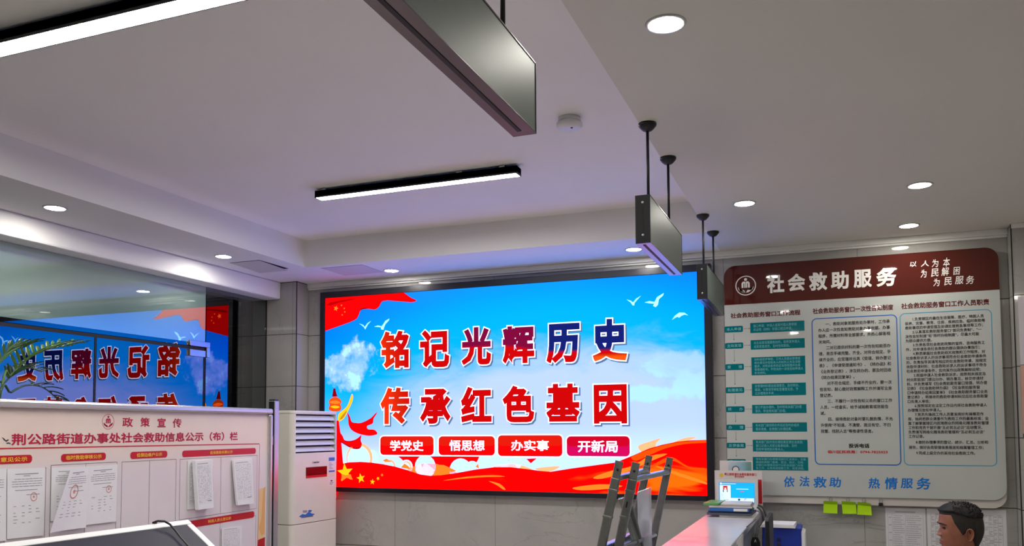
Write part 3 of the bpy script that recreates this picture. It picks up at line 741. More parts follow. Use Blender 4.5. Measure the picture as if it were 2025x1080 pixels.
# flow chart
zf = lambda x, y: bw(1400 + x / 3.177, 600 + y / 3.177)
BIG = [(265, 124, 607, 172), (268, 232, 609, 279), (272, 340, 613, 444), (275, 505, 617, 576), (277, 638, 620, 689), (279, 750, 623, 806), (281, 857, 627, 933), (281, 965, 631, 1052)]
SMALL = [(104, 146, 220, 180), (107, 250, 222, 283), (109, 383, 226, 418), (111, 528, 229, 563), (113, 648, 231, 683), (116, 762, 234, 797), (118, 876, 237, 911), (121, 978, 239, 1013)]
BT = [['窗口申请：申请人或其代理人携带相', '关证明（材料）到窗口提出申请。'], ['对主动发现需要救助的，指导其申请人', '或其家庭成员，及时告知救助。'],
      ['材料经初步审核，工作人员提出受理或', '转办意见并告知本人的权利义务及流程', '要求，对符合条件的应当场受理并出具', '受理通知书，不符合的一次性告知申请人', '补充材料。'],
      ['对受理材料提出处理意见，及时转办、', '报送，分管领导审批签署意见后，予', '以办理相关手续……'], ['窗口不能办理的，及时转有关部门办理', '落实，移送相关部门办理。'],
      ['有关部门接到转办件后应及时办结并', '落实措施，反馈窗口办理结果。'], ['有关部门及时将办理结果反馈社会救助', '窗口记录人员登记备案结果，及时', '告知申请救助对象本人。'],
      ['将有关窗口办理情况进行汇总统计，定期', '报送民政部门备案，登记、统计、归档', '对窗口办理情况进行分析总结部门与报', '告工作，认真完成档案工作，规范流程。']]
ST = ['本人申请', '主动发现', '受　　理', '处理意见', '转　　办', '办　　理', '反馈备案', '归　　档']
b, tb = B(), B()
for i in range(8):
    p, q = zf(BIG[i][0], BIG[i][1]), zf(BIG[i][2], BIG[i][3])
    b.flat([(p[0], q[1]), (q[0], q[1]), (q[0], p[1]), (p[0], p[1])], WF - 0.0006, TEAL)
    n = len(BT[i]); H = p[1] - q[1]; sp = min(0.0235, (H - 0.008) / n)
    for j, ln in enumerate(BT[i]):
        zc = (p[1] + q[1]) / 2 + (n - 1) * sp / 2 - j * sp
        sx = (q[0] - p[0] - 0.03) / 18.0
        put(tb, ln, p[0] + 0.018, zc - 0.36 * sp * 0.9, sx, sp * 0.86, YT, PALEB, 0.0, 2)
    p, q = zf(SMALL[i][0], SMALL[i][1]), zf(SMALL[i][2], SMALL[i][3])
    b.flat(rrect(p[0], q[1], q[0], p[1], 0.008), WF - 0.0006, TEAL)
    put(tb, ST[i], p[0] + 0.012, (p[1] + q[1]) / 2 - 0.0075, (q[0] - p[0] - 0.022) / 4, 0.021, YT, PALEB, 0.012, 2)
    zc = (p[1] + q[1]) / 2; e = zf(BIG[i][0], BIG[i][1])[0]
    b.flat([(q[0] + 0.004, zc - 0.001), (e - 0.008, zc - 0.001), (e - 0.008, zc - 0.004), (e - 0.001, zc), (e - 0.008, zc + 0.004), (e - 0.008, zc + 0.001), (q[0] + 0.004, zc + 0.001)], WF - 0.0006, GREYL)
    if i < 7:
        xm = (p[0] + q[0]) / 2; za_, zb_ = q[1] - 0.008, zf(SMALL[i + 1][0], SMALL[i + 1][1])[1] + 0.014
        b.flat([(xm - 0.001, za_), (xm - 0.001, zb_ + 0.008), (xm - 0.004, zb_ + 0.008), (xm, zb_), (xm + 0.004, zb_ + 0.008), (xm + 0.001, zb_ + 0.008), (xm + 0.001, za_)], WF - 0.0006, GREYL)
fc = b.obj('flow_chart', ib); tb.obj('flow_chart_lettering', fc)
# the two framed text columns
def framed(px0, py0, px1, py1, mat, w, name):
    a = pbox(px0, py0, px1, py1); b = B()
    ring(b, rrect(a[0], a[1], a[2], a[3], 0.03), rrect(a[0] + w, a[1] + w, a[2] - w, a[3] - w, 0.03 - w), WF - 0.0006, mat)
    return b.obj(name, ib)
f1 = framed(1604.5, 630, 1783, 921, BLUEL, 0.006, 'text_frame')
f2 = framed(1778.5, 620, 1972.5, 922.5, CYANL, 0.005, 'text_frame')
MID = '　　一、救助对象到服务处办事时，工作承|办人应一次性告知救助对象办事依据、办事|程序、所需材料等全部要求，并热心解答相|关询问。|　　二对已提供材料的要一次性告知能否办|理，是否手续完整、齐全。对符合规定、手|续齐全的，应受理并出具《受理、转办登记|表》、《申请受理通知书》、《转办函》和|《业务登记表》，涉及转办的，要及时回收|《转办结果回复单》。|　　对不符合规定、手续不齐全的，要一次|性告知，耐心做好政策解释工作并填写业务|登记表。|　　三、不履行一次性告知义务的窗口工作|人员，一经查实，给予诫勉教育或效能告|诫。|　　四、接待救助对象时要礼貌热情，不允|许使用“不知道、不清楚、我没有空、不归|我管、找别人去”等推诿性语言。'.split('|')
RGT = '　　1.负责辖区内最低生活保障、医疗、特困人员|供养、灾害、教育、住房、疾病应急、临时救助等|救助事项的申请受理及协调处理救急事项等工作；|　　2.认真落实救助服务窗口“首问负责制”、“一|次性告知制度”和“限时办结制度”，尽最大可能|为群众提供方便。|　　3.负责各项社会救助政策的宣传、咨询服务工|作，对申请各类社会救助的群众提供办事指引；|　　4.熟悉掌握社会救助相关政策和工作程序，对|社会救助诉求人的诉求事项符合社会救助申请条件|的，负责指导其填写相应的社会救助申请，按规定|收取申请材料；社会救助诉求人的诉求事项不符合|社会救助申请条件，应向其作出政策解释说明；|　　5.根据申请人社会救助诉求，按照相关规定及|时向职能部门提出分办、转办意见，移交申请材|料，并负责填写《社会救助服务窗口受理、转办登|记表》《社会救助转办函》《社会救助服务窗|口申请转办结果回复单》《社会救助服务窗口业务|登记表》，将接收的救助申请材料交应社会救助窗|口负责人审核；|　　6.按照规定在法定工作日内将社会救助申请人|办理情况告知申请人。|　　7.党员先锋岗工作人员要发挥好先锋模范作|用，始终把群众满意作为救助工作的最高标准；全|面了解掌握辖区内困难群众的网格化精准救助管理|工作和党员干部开展“五必到五必访”活动情况，|负责填写网格化精准救助管理和“五必到五必访”|工作记录。|　　8.做好办理事项的登记、统计、汇总、分析和|报告，做好各类受理信息报送和档案管理工作；|　　9.完成上级交办的其他社会救助工作。'.split('|')
zm = lambda x, y: bw(1590 + x / 3.0, 580 + y / 3.0)
b = B(); x0 = zm(84, 215)[0]; xe = zm(511, 208)[0]; em = (xe - x0) / 19.0; zt, zb = zm(84, 186)[1], zm(98, 819)[1]
for i, ln in enumerate(MID):
    put(b, ln, x0, zt + (zb - zt) * i / 18.0 - 0.0085, em, 0.0235, YT, INKD, 0.012, 2)
a, c = zm(265, 905), zm(388, 905); row_text(b, '投诉电话', a[0], c[0], a[1], 0.0265, ink('black print', (20, 18, 20)), 0.035)
a, c = zm(142, 941), zm(496, 941); row_text(b, '临川区民政局：0794-7825023', a[0], c[0], a[1], 0.0195, REDT, 0.03)
b.obj('text_column', f1)
zr = lambda x, y: bw(1770 + x / 2.918, 570 + y / 2.918)
b = B(); x0 = zr(60, 300)[0]; xe = zr(532, 290)[0]; em = (xe - x0) / 22.4; zt, zb = zr(60, 181)[1], zr(78, 856)[1]
for i, ln in enumerate(RGT):
    z = zt + (zb - zt) * i / 27.0 if i < 28 else zr(85, (889, 919, 951)[i - 28])[1]
    put(b, ln, x0, z - 0.0075, em, 0.0205, YT, INKD, 0.012, 2)
b.obj('text_column', f2)
b = B()
for ch, q in (('依', (1549, 942, 1571, 963.5)), ('法', (1580, 942, 1600.5, 962.5)), ('救', (1607.5, 943, 1634, 965)), ('助', (1639, 944, 1662.5, 964)), ('热', (1716.5, 945, 1740, 966.5)), ('情', (1748.5, 944, 1774.5, 968)), ('服', (1780.5, 946, 1805, 966)), ('务', (1811.5, 944.5, 1840, 968.5))):
    fit(b, ch, pbox(*q), WF - 0.0008, BLUET, 0.022, 3, slant=0.08)
b.obj('slogan_lettering', ib)

# ------------------------------------------------------------------ notes clipped under the board, papers on the wall
NOTE = pbr('green sticky note', (168, 214, 14), 0.7, vary=0.03, spec=0.2)
NOTED = pbr('green sticky note top strip', (120, 160, 8), 0.7, vary=0.03, spec=0.2)
CLIPB = pbr('clip black', (36, 34, 34), 0.35)
CLIPW = pbr('clip wire', (150, 140, 128), 0.3, metal=0.9)
YC = WF + 0.012                                   # front of the backing board
def binder_clip(px, py, label):
    x, z = bw(px, py); z0 = 1.136
    t = thing('binder_clip', label, 'clip', (x, YC, z0), 0, 'binder clips on the lower edge of the board')
    b = B(); b.slab([(x - 0.013, z0 - 0.004), (x + 0.013, z0 - 0.004), (x + 0.011, z0 + 0.016), (x - 0.011, z0 + 0.016)], YC - 0.009, YC - 0.0005, CLIPB); b.obj('body', t, bevel=0.0015)
    b = B(); b.tube([(x - 0.006, YC - 0.008, z0 + 0.014), (x - 0.009, YC - 0.009, z0 + 0.030), (x - 0.005, YC - 0.010, z0 + 0.040), (x + 0.005, YC - 0.010, z0 + 0.040), (x + 0.009, YC - 0.009, z0 + 0.030), (x + 0.006, YC - 0.008, z0 + 0.014)], 0.0014, CLIPW, 6); b.obj('wire_loop', t)
binder_clip(1643, 988, 'binder clip holding the leftmost green note')
binder_clip(1677, 988, 'binder clip holding the middle green note')
binder_clip(1708.5, 991, 'binder clip holding the rightmost green note')
binder_clip(1742, 993, 'empty binder clip on the board edge beside the green notes')
def note(q, label):
    p = [bw(*c) for c in q]                        # top left, top right, bottom right, bottom left
    x = sum(c[0] for c in p) / 4; z = min(c[1] for c in p)
    t = thing('sticky_note', label, 'sticky note', (x, YC, z), 0, 'green sticky notes clipped under the information board')
    n = 8; lo, hi = [], []
    b = B()
    for i in range(n + 1):
        w = i / n
        a = [p[0][j] + (p[3][j] - p[0][j]) * w for j in (0, 1)]; c = [p[1][j] + (p[2][j] - p[1][j]) * w for j in (0, 1)]
        y = YC - 0.0105 - 0.014 * w * w
        lo.append(((a[0], y, a[1]), (c[0], y, c[1])))
    vs = [v for r in lo for v in r]; m = len(vs)
    vs = vs + [(v[0], v[1] + 0.003, v[2]) for v in vs]
    fs = []
    for i in range(n):
        k = 2 * i; fs.append((k, k + 2, k + 3, k + 1)); fs.append((m + k, m + k + 1, m + k + 3, m + k + 2)); fs.append((k, m + k, m + k + 2, k + 2)); fs.append((k + 1, k + 3, m + k + 3, m + k + 1))
    fs += [(0, 1, m + 1, m), (m - 2, 2 * m - 2, 2 * m - 1, m - 1)]
    b.add(vs, fs, NOTE); pad = b.obj('pad', t)
    a, c = lo[0], lo[2]; b = B()
    b.add([(a[0][0], a[0][1] - 0.0006, a[0][2]), (a[1][0], a[1][1] - 0.0006, a[1][2]), (c[1][0], c[1][1] - 0.0006, c[1][2]), (c[0][0], c[0][1] - 0.0006, c[0][2])], [(0, 3, 2, 1)], NOTED); b.obj('gummed_strip', t)
note(((1628.5, 990.5), (1656, 992), (1656, 1015.5), (1628.5, 1014)), 'leftmost of the three green sticky notes, hanging straight')
note(((1664, 991), (1692, 993), (1694, 1016), (1666.5, 1016)), 'middle green sticky note, its lower left corner pushed in')
note(((1696, 992.5), (1722, 996), (1724, 1019), (1695, 1017.5)), 'rightmost and lowest of the three green sticky notes, tilted')

def lines(b, x0, z1, w, rows, y, mat, sp, h, rnd, T=None):
    for i in range(rows):
        x = x0 + (w * 0.08 if rnd.random() < 0.25 else 0); e = x0 + w * (0.55 + 0.45 * rnd.random())
        while x < e - w * 0.03:
            k = min(e - x, w * (0.05 + 0.12 * rnd.random()))
            z = z1 - i * sp
            b.flat([(x, z - h), (x + k, z - h), (x + k, z), (x, z)], y, mat, T); x += k + w * 0.02
rn = random.Random(3)
INKW = ink('faint print', (182, 180, 184))
def wall_sheet(x0, x1, z0, z1, label, table):
    t = thing('paper_sheet', label, 'paper', ((x0 + x1) / 2, WALL, z0), 0, 'printed sheets taped to the wall behind the seated man')
    b = B(); b.box(x0, x1, WALL - 0.002, WALL - 0.0003, z0, z1, PAPER); s = b.obj('sheet', t)
    b = B(); y = WALL - 0.0026; w = x1 - x0
    if table:
        for k in range(17):
            x = x0 + 0.02 + (w - 0.04) * k / 16
            b.flat([(x - 0.0008, z0 + 0.02), (x + 0.0008, z0 + 0.02), (x + 0.0008, z1 - 0.03), (x - 0.0008, z1 - 0.03)], y, INKW)
        for k in range(46):
            z = z1 - 0.03 - k * (z1 - z0 - 0.05) / 45
            for j in range(16):
                if rn.random() < 0.62:
                    x = x0 + 0.022 + (w - 0.04) * j / 16; q = (w - 0.04) / 16 * (0.4 + 0.5 * rn.random())
                    b.flat([(x, z - 0.0052), (x + q, z - 0.0052), (x + q, z - 0.001), (x, z - 0.001)], y, INKW)
    else:
        b.flat([(x0 + w * 0.25, z1 - 0.028), (x0 + w * 0.75, z1 - 0.028), (x0 + w * 0.75, z1 - 0.021), (x0 + w * 0.25, z1 - 0.021)], y, INKW)
        for x in (x0 + w * 0.06, x0 + w * 0.17, x0 + w * 0.5, x1 - w * 0.06):
            b.flat([(x - 0.0006, z0 + 0.02), (x + 0.0006, z0 + 0.02), (x + 0.0006, z1 - 0.035), (x - 0.0006, z1 - 0.035)], y, INKW)
        lines(b, x0 + w * 0.19, z1 - 0.045, w * 0.3, 34, y, INKW, 0.0125, 0.004, rn); lines(b, x0 + w * 0.52, z1 - 0.045, w * 0.40, 34, y, INKW, 0.0125, 0.004, rn)
        for k in range(9): b.flat([(x0 + w * 0.08, z1 - 0.06 - k * 0.045), (x0 + w * 0.15, z1 - 0.06 - k * 0.045), (x0 + w * 0.15, z1 - 0.055 - k * 0.045), (x0 + w * 0.08, z1 - 0.055 - k * 0.045)], y, INKW)
    b.obj('print', s)
wall_sheet(0.285, 0.500, 0.62, 1.122, 'tall printed sheet on the wall left of the seated man', False)
wall_sheet(0.508, 0.915, 0.70, 1.124, 'wide sheet with a dense table on the wall behind the man\'s head', True)

# poster on the right-hand pier
LILAC = pbr('poster pale lilac', (206, 200, 208), 0.25, vary=0.01); PINK = pbr('poster pink', (206, 160, 146), 0.3, vary=0.02)
t = thing('poster', 'poster with pale top and pink lower half cut by the right picture edge', 'poster', (1.25, 5.33, 1.53))
b = B(); b.box(0.990, 1.56, 5.326, 5.3297, 1.945, 2.328, LILAC); b.obj('upper_panel', t)
b = B(); b.box(0.990, 1.56, 5.326, 5.3297, 1.560, 1.940, PINK); lp = b.obj('lower_panel', t)
b = B(); b.box(0.990, 1.56, 5.3255, 5.3297, 1.534, 1.560, ink('poster grey', (90, 92, 94))); b.obj('bottom_strip', t)
b = B(); fit(b, '救', (1.055, 2.135, 1.10, 2.185), 5.3255, INKD, 0.03, 3); fit(b, '急', (1.11, 2.135, 1.155, 2.185), 5.3255, INKD, 0.03, 3); b.obj('lettering', t)
b = B(); ring(b, [(1.055 + 0.03 * math.cos(i * 0.3), 1.573 + 0.03 * math.sin(i * 0.3)) for i in range(21)], [(1.055 + 0.021 * math.cos(i * 0.3), 1.573 + 0.021 * math.sin(i * 0.3)) for i in range(21)], 5.3252, SEALR); b.obj('round_mark', lp)

# ------------------------------------------------------------------ the notice board on the left
NA = math.radians(-2.26)
NT = Vector((math.sin(NA), math.cos(NA), 0)); NN = Vector((NT.y, -NT.x, 0)); NP = Vector((-2.81, 3.7, 0))
nbd = thing('notice_board', 'framed public notice board with red headings and pinned papers', 'notice board', NP, math.atan2(NT.y, NT.x))
def nb(px, py):
    p = onplane(px, py, NP, NN); return ((p - NP).dot(NT), p.z)
def n5(x, y): return nb(x / 3.375, 760 + y / 3.375)
def nbox(x0, y0, x1, y1):
    a, c = n5(x0, y0), n5(x1, y1); return (a[0], c[1], c[0], a[1])
NBG = Nodes('notice board print')
_src, _x, _y, _z = NBG.xyz('Object')
_nz = NBG.noise(_src, 3.0, 3)
NBG.set(NBG.bsdf.inputs['Base Color'], NBG.mix(NBG.step(_z, 1.40, 1.56), NBG.ramp(_nz, [(0.3, rgb(214, 206, 212)), (0.7, rgb(222, 214, 218))]), NBG.ramp(_nz, [(0.3, rgb(228, 212, 200)), (0.7, rgb(222, 200, 192))])))
NBG.bsdf.inputs['Roughness'].default_value = 0.32
NBG = NBG.m
FRAME = pbr('notice frame aluminium', (216, 212, 216), 0.24, metal=0.7, vary=0.02)
CRIM = ink('notice crimson lettering', (176, 24, 60), 0.4); REDP = pbr('notice red tab', (188, 22, 34), 0.35, vary=0.02); GOLD = ink('gold lettering', (232, 186, 60)); LINEK = ink('notice black line', (60, 54, 60))
zt_, zb_ = 1.716, 0.72; xl_ = -1.80
b = B(); b.box(xl_ + 0.01, -0.012, 0.004, 0.03, zb_ + 0.01, zt_ - 0.01, NBG); pn = b.obj('board_panel', nbd, local=True)
b = B()
def roundbar(b, p, q, w, d, mat):                  # frame profile with a softly rounded face
    b.bar(p, q, w, d, mat, (0, -1, 0))
b.box(xl_, 0.0, -0.012, 0.034, zt_ - 0.030, zt_, FRAME); b.box(xl_, 0.0, -0.012, 0.034, zb_, zb_ + 0.03, FRAME)
b.box(-0.028, 0.0, -0.012, 0.034, zb_ + 0.03, zt_ - 0.030, FRAME); b.box(xl_, xl_ + 0.028, -0.012, 0.034, zb_ + 0.03, zt_ - 0.030, FRAME)
b.obj('frame', nbd, local=True, bevel=0.009)
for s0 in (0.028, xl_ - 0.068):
    b = B(); b.box(s0, s0 + 0.040, 0.0, 0.040, 0.02, 1.760, ALU); p = b.obj('post', nbd, local=True, bevel=0.003)
    b = B(); b.box(s0 + 0.002, s0 + 0.038, 0.002, 0.038, 1.7602, 1.768, BLACK); b.obj('post_cap', p, local=True)
    b = B(); b.box(s0 - 0.0015, s0 - 0.0001, 0.004, 0.036, 0.05, 1.758, BLACK); b.obj('painted_shade', p, local=True)  # black sheet painting the shade on the post side turned from the video wall
    b = B(); b.box(s0 - 0.03, s0 + 0.07, -0.22, 0.26, 0, 0.02, BLACK); b.obj('foot', p, local=True, bevel=0.004)
    for z in (1.545, 0.85):
        x = s0 - 0.029 if s0 > 0 else s0 + 0.039
        b = B(); b.box(x, x + 0.030, 0.006, 0.036, z - 0.024, z + 0.024, ALU); b.obj('bracket', p, local=True, bevel=0.002)
YP = 0.0036
# decoration of the printed panel
b = B()
def fl(z5, mat, k=0): b.flat([n5(*p) for p in z5], YP - 0.0002 * k, mat)
WARM = [ink('print gold %d' % i, c, 0.35) for i, c in enumerate(((226, 190, 140), (222, 168, 110), (206, 120, 84), (178, 30, 36)))]
fl([(1735, 700), (1770, 690), (1765, 1090), (1722, 1090), (1728, 900)], WARM[0]); fl([(1760, 700), (1775, 680), (1770, 1000), (1748, 1010), (1730, 960), (1748, 900)], WARM[1], 1)
fl([(1726, 1040), (1772, 1020), (1770, 1110), (1720, 1110)], WARM[3], 2)
for g in (((14, 352), (30, 360), (44, 374), (60, 368), (66, 372), (48, 384), (32, 374), (22, 360)), ((46, 392), (62, 388), (74, 392), (76, 402), (66, 396), (52, 398))): fl(g, LINEK, 1)
b.obj('printed_decoration', pn, local=True)
b = B()
def seg(x0, y0, x1, y1, w, mat, k=1):
    p, q = n5(x0, y0), n5(x1, y1); d = Vector((q[0] - p[0], q[1] - p[1])); n = Vector((-d.y, d.x)).normalized() * w / 2
    b.flat([(p[0] + n.x, p[1] + n.y), (p[0] - n.x, p[1] - n.y), (q[0] - n.x, q[1] - n.y), (q[0] + n.x, q[1] + n.y)], YP - 0.0002 * k, mat)
seg(-340, 436, 1735, 398, 0.0045, REDP); seg(1738, 400, 1722, 1100, 0.0022, CRIM)
def cell(x0, y0, x1, y1, div=None):                # corners: top left, bottom right (in world a rectangle)
    p, q = n5(x0, y0), n5(x1, y1); w = 0.0014
    for a in ((p[0], p[1], q[0], p[1]), (p[0], q[1], q[0], q[1])): b.flat([(a[0], a[1] - w), (a[2], a[1] - w), (a[2], a[1]), (a[0], a[1])], YP - 0.0002, LINEK)
    xs = [p[0], q[0]] + ([n5(div, y0)[0]] if div else [])
    for x in xs: b.flat([(x, q[1]), (x + w, q[1]), (x + w, p[1]), (x, p[1])], YP - 0.0002, LINEK)
cell(-330, 590, 298, 1080, 44); cell(345, 540, 775, 1000, 577); cell(818, 518, 1172, 985, 1003); cell(1206, 500, 1716, 828, 1479); cell(1200, 960, 1708, 1140, 1472)
b.obj('printed_grid', pn, local=True)
b = B(); c = n5(727, 250); emblem(b, c[0], c[1], 0.0315, YP - 0.0004, CRIM, thin=0.05); b.obj('emblem', pn, local=True)
b = B()
for ch, q in (('政', (822, 221, 891, 285)), ('策', (942, 222, 1003, 284)), ('宣', (1055, 225, 1110, 287)), ('传', (1157, 228, 1215, 290))):
    fit(b, ch, nbox(*q), YP - 0.0004, CRIM, 0.020, 3)
a, c = n5(82, 359), n5(1590, 353); zc = (a[1] + c[1]) / 2
fit(b, '荆公路街道办事处社会救助信息公示（布）栏', (a[0], zc - 0.0215, c[0], zc + 0.0215), YP - 0.0004, CRIM, 0.024, 3)
b.obj('title_lettering', pn, local=True)
def tab(x0, yc0, x1, yc1, h, s, tx0, tx1, th):
    b = B(); p, q = n5(x0, yc0), n5(x1, yc1); z = (p[1] + q[1]) / 2
    b.flat(rrect(p[0], z - h / 2, q[0], z + h / 2, h * 0.42), YP - 0.0004, REDP)
    f = lambda t: p[0] + (q[0] - p[0]) * (t - x0) / (x1 - x0)
    ta, tb_ = n5(tx0, yc0)[0], n5(tx1, yc1)[0]
    fit(b, s, (ta, z - th / 2, tb_, z + th / 2), YP - 0.0007, GOLD, 0.02, 3)
    b.obj('heading_tab', pn, local=True)
tab(-330, 514, 219, 502, 0.030, '低保初审意见公示', -190, 186, 0.0175)
tab(412, 491, 711, 482, 0.030, '临时救助审核公示', 446, 682, 0.0175)
tab(874, 475, 1121, 467, 0.030, '低保边缘户公示', 916, 1086, 0.0165)
tab(1220, 458, 1711, 451, 0.030, '低保救助长期公示', 1405, 1556, 0.0155)
tab(1215, 940, 1701, 873, 0.033, '特困人员认定公示', 1392, 1546, 0.0155)

# papers pinned to it
NBM = MW[nbd.name]
def NW(p): return NBM @ Vector(p)
def sheet(name, label, q, off, thick, stamp=None, style='letter', curl=None, group='papers pinned to the notice board'):
    """q: zoom corners TL, TR, BR, BL; off: stand-off of the face from the board"""
    P = [n5(*c) for c in q]
    x = sum(p[0] for p in P) / 4; z = min(p[1] for p in P)
    t = thing(name, label, 'paper', NW((x, 0.0036, z)), math.atan2(NT.y, NT.x), group)
    I = MW[t.name].inverted()
    def pt(u, v, d=0.0):                             # u across, v down
        a = [P[0][j] + (P[1][j] - P[0][j]) * u for j in (0, 1)]; c = [P[3][j] + (P[2][j] - P[3][j]) * u for j in (0, 1)]
        e = [a[j] + (c[j] - a[j]) * v for j in (0, 1)]
        h = off + (curl(u, v) if curl else 0.0)
        return I @ NW((e[0], 0.0036 - h - d, e[1]))
    n, m = 8, 12
    vs = [pt(i / n, j / m) for j in range(m + 1) for i in range(n + 1)]
    vs += [pt(i / n, j / m, -thick) for j in range(m + 1) for i in range(n + 1)]
    N = (n + 1) * (m + 1); fs = []
    for j in range(m):
        for i in range(n):
            k = j * (n + 1) + i; fs.append((k, k + n + 1, k + n + 2, k + 1)); fs.append((N + k, N + k + 1, N + k + n + 2, N + k + n + 1))
    es = []
    for i in range(n): es.append((i, i + 1, N + i + 1, N + i)); k = m * (n + 1) + i; es.append((k, N + k, N + k + 1, k + 1))
    for j in range(m): k = j * (n + 1); es.append((k, N + k, N + k + n + 1, k + n + 1)); k += n; es.append((k, k + n + 1, N + k + n + 1, N + k))
    b = B(); b.add(vs, fs, PAPER, True); b.add(vs, es, PAPER); s = b.obj('sheet', t, local=True)
    b = B()
    def r(u0, v0, u1, v1, mat): b.add([pt(u0, v0, 0.0005), pt(u0, v1, 0.0005), pt(u1, v1, 0.0005), pt(u1, v0, 0.0005)], [(0, 1, 2, 3)], mat)
    R_ = random.Random(len(label))
    if style == 'letter':
        r(0.2, 0.075, 0.82, 0.086, INKG); r(0.42, 0.105, 0.6, 0.114, INKG)
        for k in range(4):
            v = 0.15 + k * 0.035; u = 0.12 + (0.06 if k == 0 else 0)
            while u < 0.92: w = 0.05 + R_.random() * 0.12; r(u, v, min(0.93, u + w), v + 0.008, INKG); u += w + 0.015
        r(0.2, 0.31, 0.8, 0.318, INKG); r(0.5, 0.38, 0.86, 0.388, INKG)
        for k in range(6):
            for u in (0.16, 0.38, 0.56, 0.76):
                if R_.random() < 0.8: r(u, 0.54 + k * 0.048, u + 0.05 + 0.07 * R_.random(), 0.548 + k * 0.048, INKG)
    else:
        r(0.1, 0.06, 0.75, 0.072, INKG)
        for k in range(9): u = 0.08 + k * 0.1; r(u, 0.1, u + 0.006, 0.9, INKG)
        for k in range(28):
            for u in range(8):
                if R_.random() < 0.5: r(0.10 + u * 0.1, 0.12 + k * 0.027, 0.10 + u * 0.1 + 0.03 + 0.04 * R_.random(), 0.127 + k * 0.027, INKG)
        r(0.62, 0.84, 0.86, 0.848, INKD)
    b.obj('print', s, local=True)
    if stamp:
        b = B(); u0, v0, ru = stamp; rv = ru * 0.72; k = 20
        o = [pt(u0 + ru * math.cos(2 * math.pi * i / k), v0 + rv * math.sin(2 * math.pi * i / k), 0.0008) for i in range(k)]
        i_ = [pt(u0 + ru * 0.84 * math.cos(2 * math.pi * i / k), v0 + rv * 0.84 * math.sin(2 * math.pi * i / k), 0.0008) for i in range(k)]
        b.add(o + i_, [(j, k + j, k + (j + 1) % k, (j + 1) % k) for j in range(k)], SEALR)
        st = [pt(u0 + ru * (0.42 if i % 2 == 0 else 0.18) * math.sin(math.pi * i / 5), v0 - rv * (0.42 if i % 2 == 0 else 0.18) * math.cos(math.pi * i / 5), 0.0008) for i in range(10)]
        b.add(st, [tuple(range(10))[::-1]], SEALR); b.obj('stamp', s, local=True)
    return t
sheet('notice_sheet', 'notice sheet cut off by the left picture edge', ((-235, 575), (44, 562), (40, 1045), (-240, 1070)), 0.004, 0.0008)
sheet('notice_sheet', 'flat stamped notice sheet right of the one cut by the picture edge', ((48, 566), (300, 556), (292, 1010), (46, 1034)), 0.004, 0.0008, (0.70, 0.42, 0.09))
sheet('notice_sheet', 'notice sheet showing behind the curled sheet', ((345, 557), (572, 548), (558, 900), (338, 915)), 0.003, 0.0008)
sheet('notice_sheet', 'curled notice sheet with its lower left swinging off the board and a round red stamp', ((447, 562), (580, 549), (566, 957), (262, 990)), 0.010, 0.0008, (0.50, 0.39, 0.16), curl=lambda u, v: 0.045 * (1 - u) ** 2 * (0.3 + 0.7 * v))
sheet('notice_sheet', 'flat notice sheet right of the curled sheet', ((584, 549), (782, 535), (772, 916), (570, 940)), 0.005, 0.0008, (0.72, 0.42, 0.09))
BT_ = lambda u, v: 0.012 * v * (1 - 0.4 * u)
sheet('paper_bundle', 'thick sheaf of papers under the long red tab, thicker of the two', ((1278, 512), (1388, 502), (1392, 822), (1285, 838)), 0.026, 0.020, style='table', curl=BT_, group='sheaves of listings on the notice board')
sheet('paper_bundle', 'backing sheaf behind the thicker listing, its edge showing left and right', ((1256, 512), (1424, 500), (1404, 812), (1252, 838)), 0.003, 0.002, style='table', group='sheaves of listings on the notice board')
sheet('paper_bundle', 'thinner sheaf of papers nearest the right end of the notice board', ((1546, 508), (1672, 494), (1676, 796), (1562, 808)), 0.014, 0.011, style='table', curl=BT_, group='sheaves of listings on the notice board')
sheet('paper_bundle', 'listing below the lower red tab, cut by the bottom of the picture', ((1480, 962), (1612, 945), (1610, 1130), (1480, 1150)), 0.006, 0.004, style='table', group='sheaves of listings on the notice board')

# ------------------------------------------------------------------ floor-standing air conditioner
AA = math.radians(5.0); AT = Vector((math.sin(AA), math.cos(AA), 0)); AN = Vector((AT.y, -AT.x, 0)); AP = Vector((-3.44, 4.79, 0))
ACW = pbr('conditioner shell', (224, 220, 208), 0.32, vary=0.015)
ACL = pbr('conditioner louvre', (216, 216, 220), 0.35, vary=0.02)
ACD = pbr('conditioner inside', (40, 42, 44), 0.6)
ac = thing('air_conditioner', 'tall beige floor-standing air conditioner left of the video wall', 'air conditioner', AP, math.atan2(AT.y, AT.x))
def a6(x, y):
    p = onplane(500 + x / 3.373, 760 + y / 3.373, AP, AN); return ((p - AP).dot(AT), p.z)
def abox(x0, y0, x1, y1):
    p, q = a6(x0, y0), a6(x1, y1); return (p[0], q[1], q[0], p[1])
aw0, aw1, ah = -0.030, 0.472, 1.736
lz0, lz1 = a6(284, 458)[1], a6(284, 202)[1]; lx0, lx1 = 0.005, 0.440
def acpart(z0, z1):                                  # plan outline of the cabinet: rounded front edges
    o = []
    r = 0.034
    for cx, a0 in ((aw0 + r, 180), (aw1 - r, 270)):
        for k in range(7):
            w = math.radians(a0 + 90 * k / 6); o.append((cx + r * math.cos(w), r + r * math.sin(w)))
    o += [(aw1, 0.31), (aw0, 0.31)]
    return o
def acprism(b, z0, z1, mat):
    o = acpart(z0, z1); n = len(o)
    vs = [(p[0], p[1], z0) for p in o] + [(p[0], p[1], z1) for p in o]
    b.add(vs, [tuple(range(n))[::-1], tuple(range(n, 2 * n))] + [(j, (j + 1) % n, n + (j + 1) % n, n + j) for j in range(n)], mat)
sz = a6(420, 917)[1]
b = B(); acprism(b, 0.03, sz - 0.002, ACW); b.obj('lower_panel', ac, local=True, bevel=0.003)
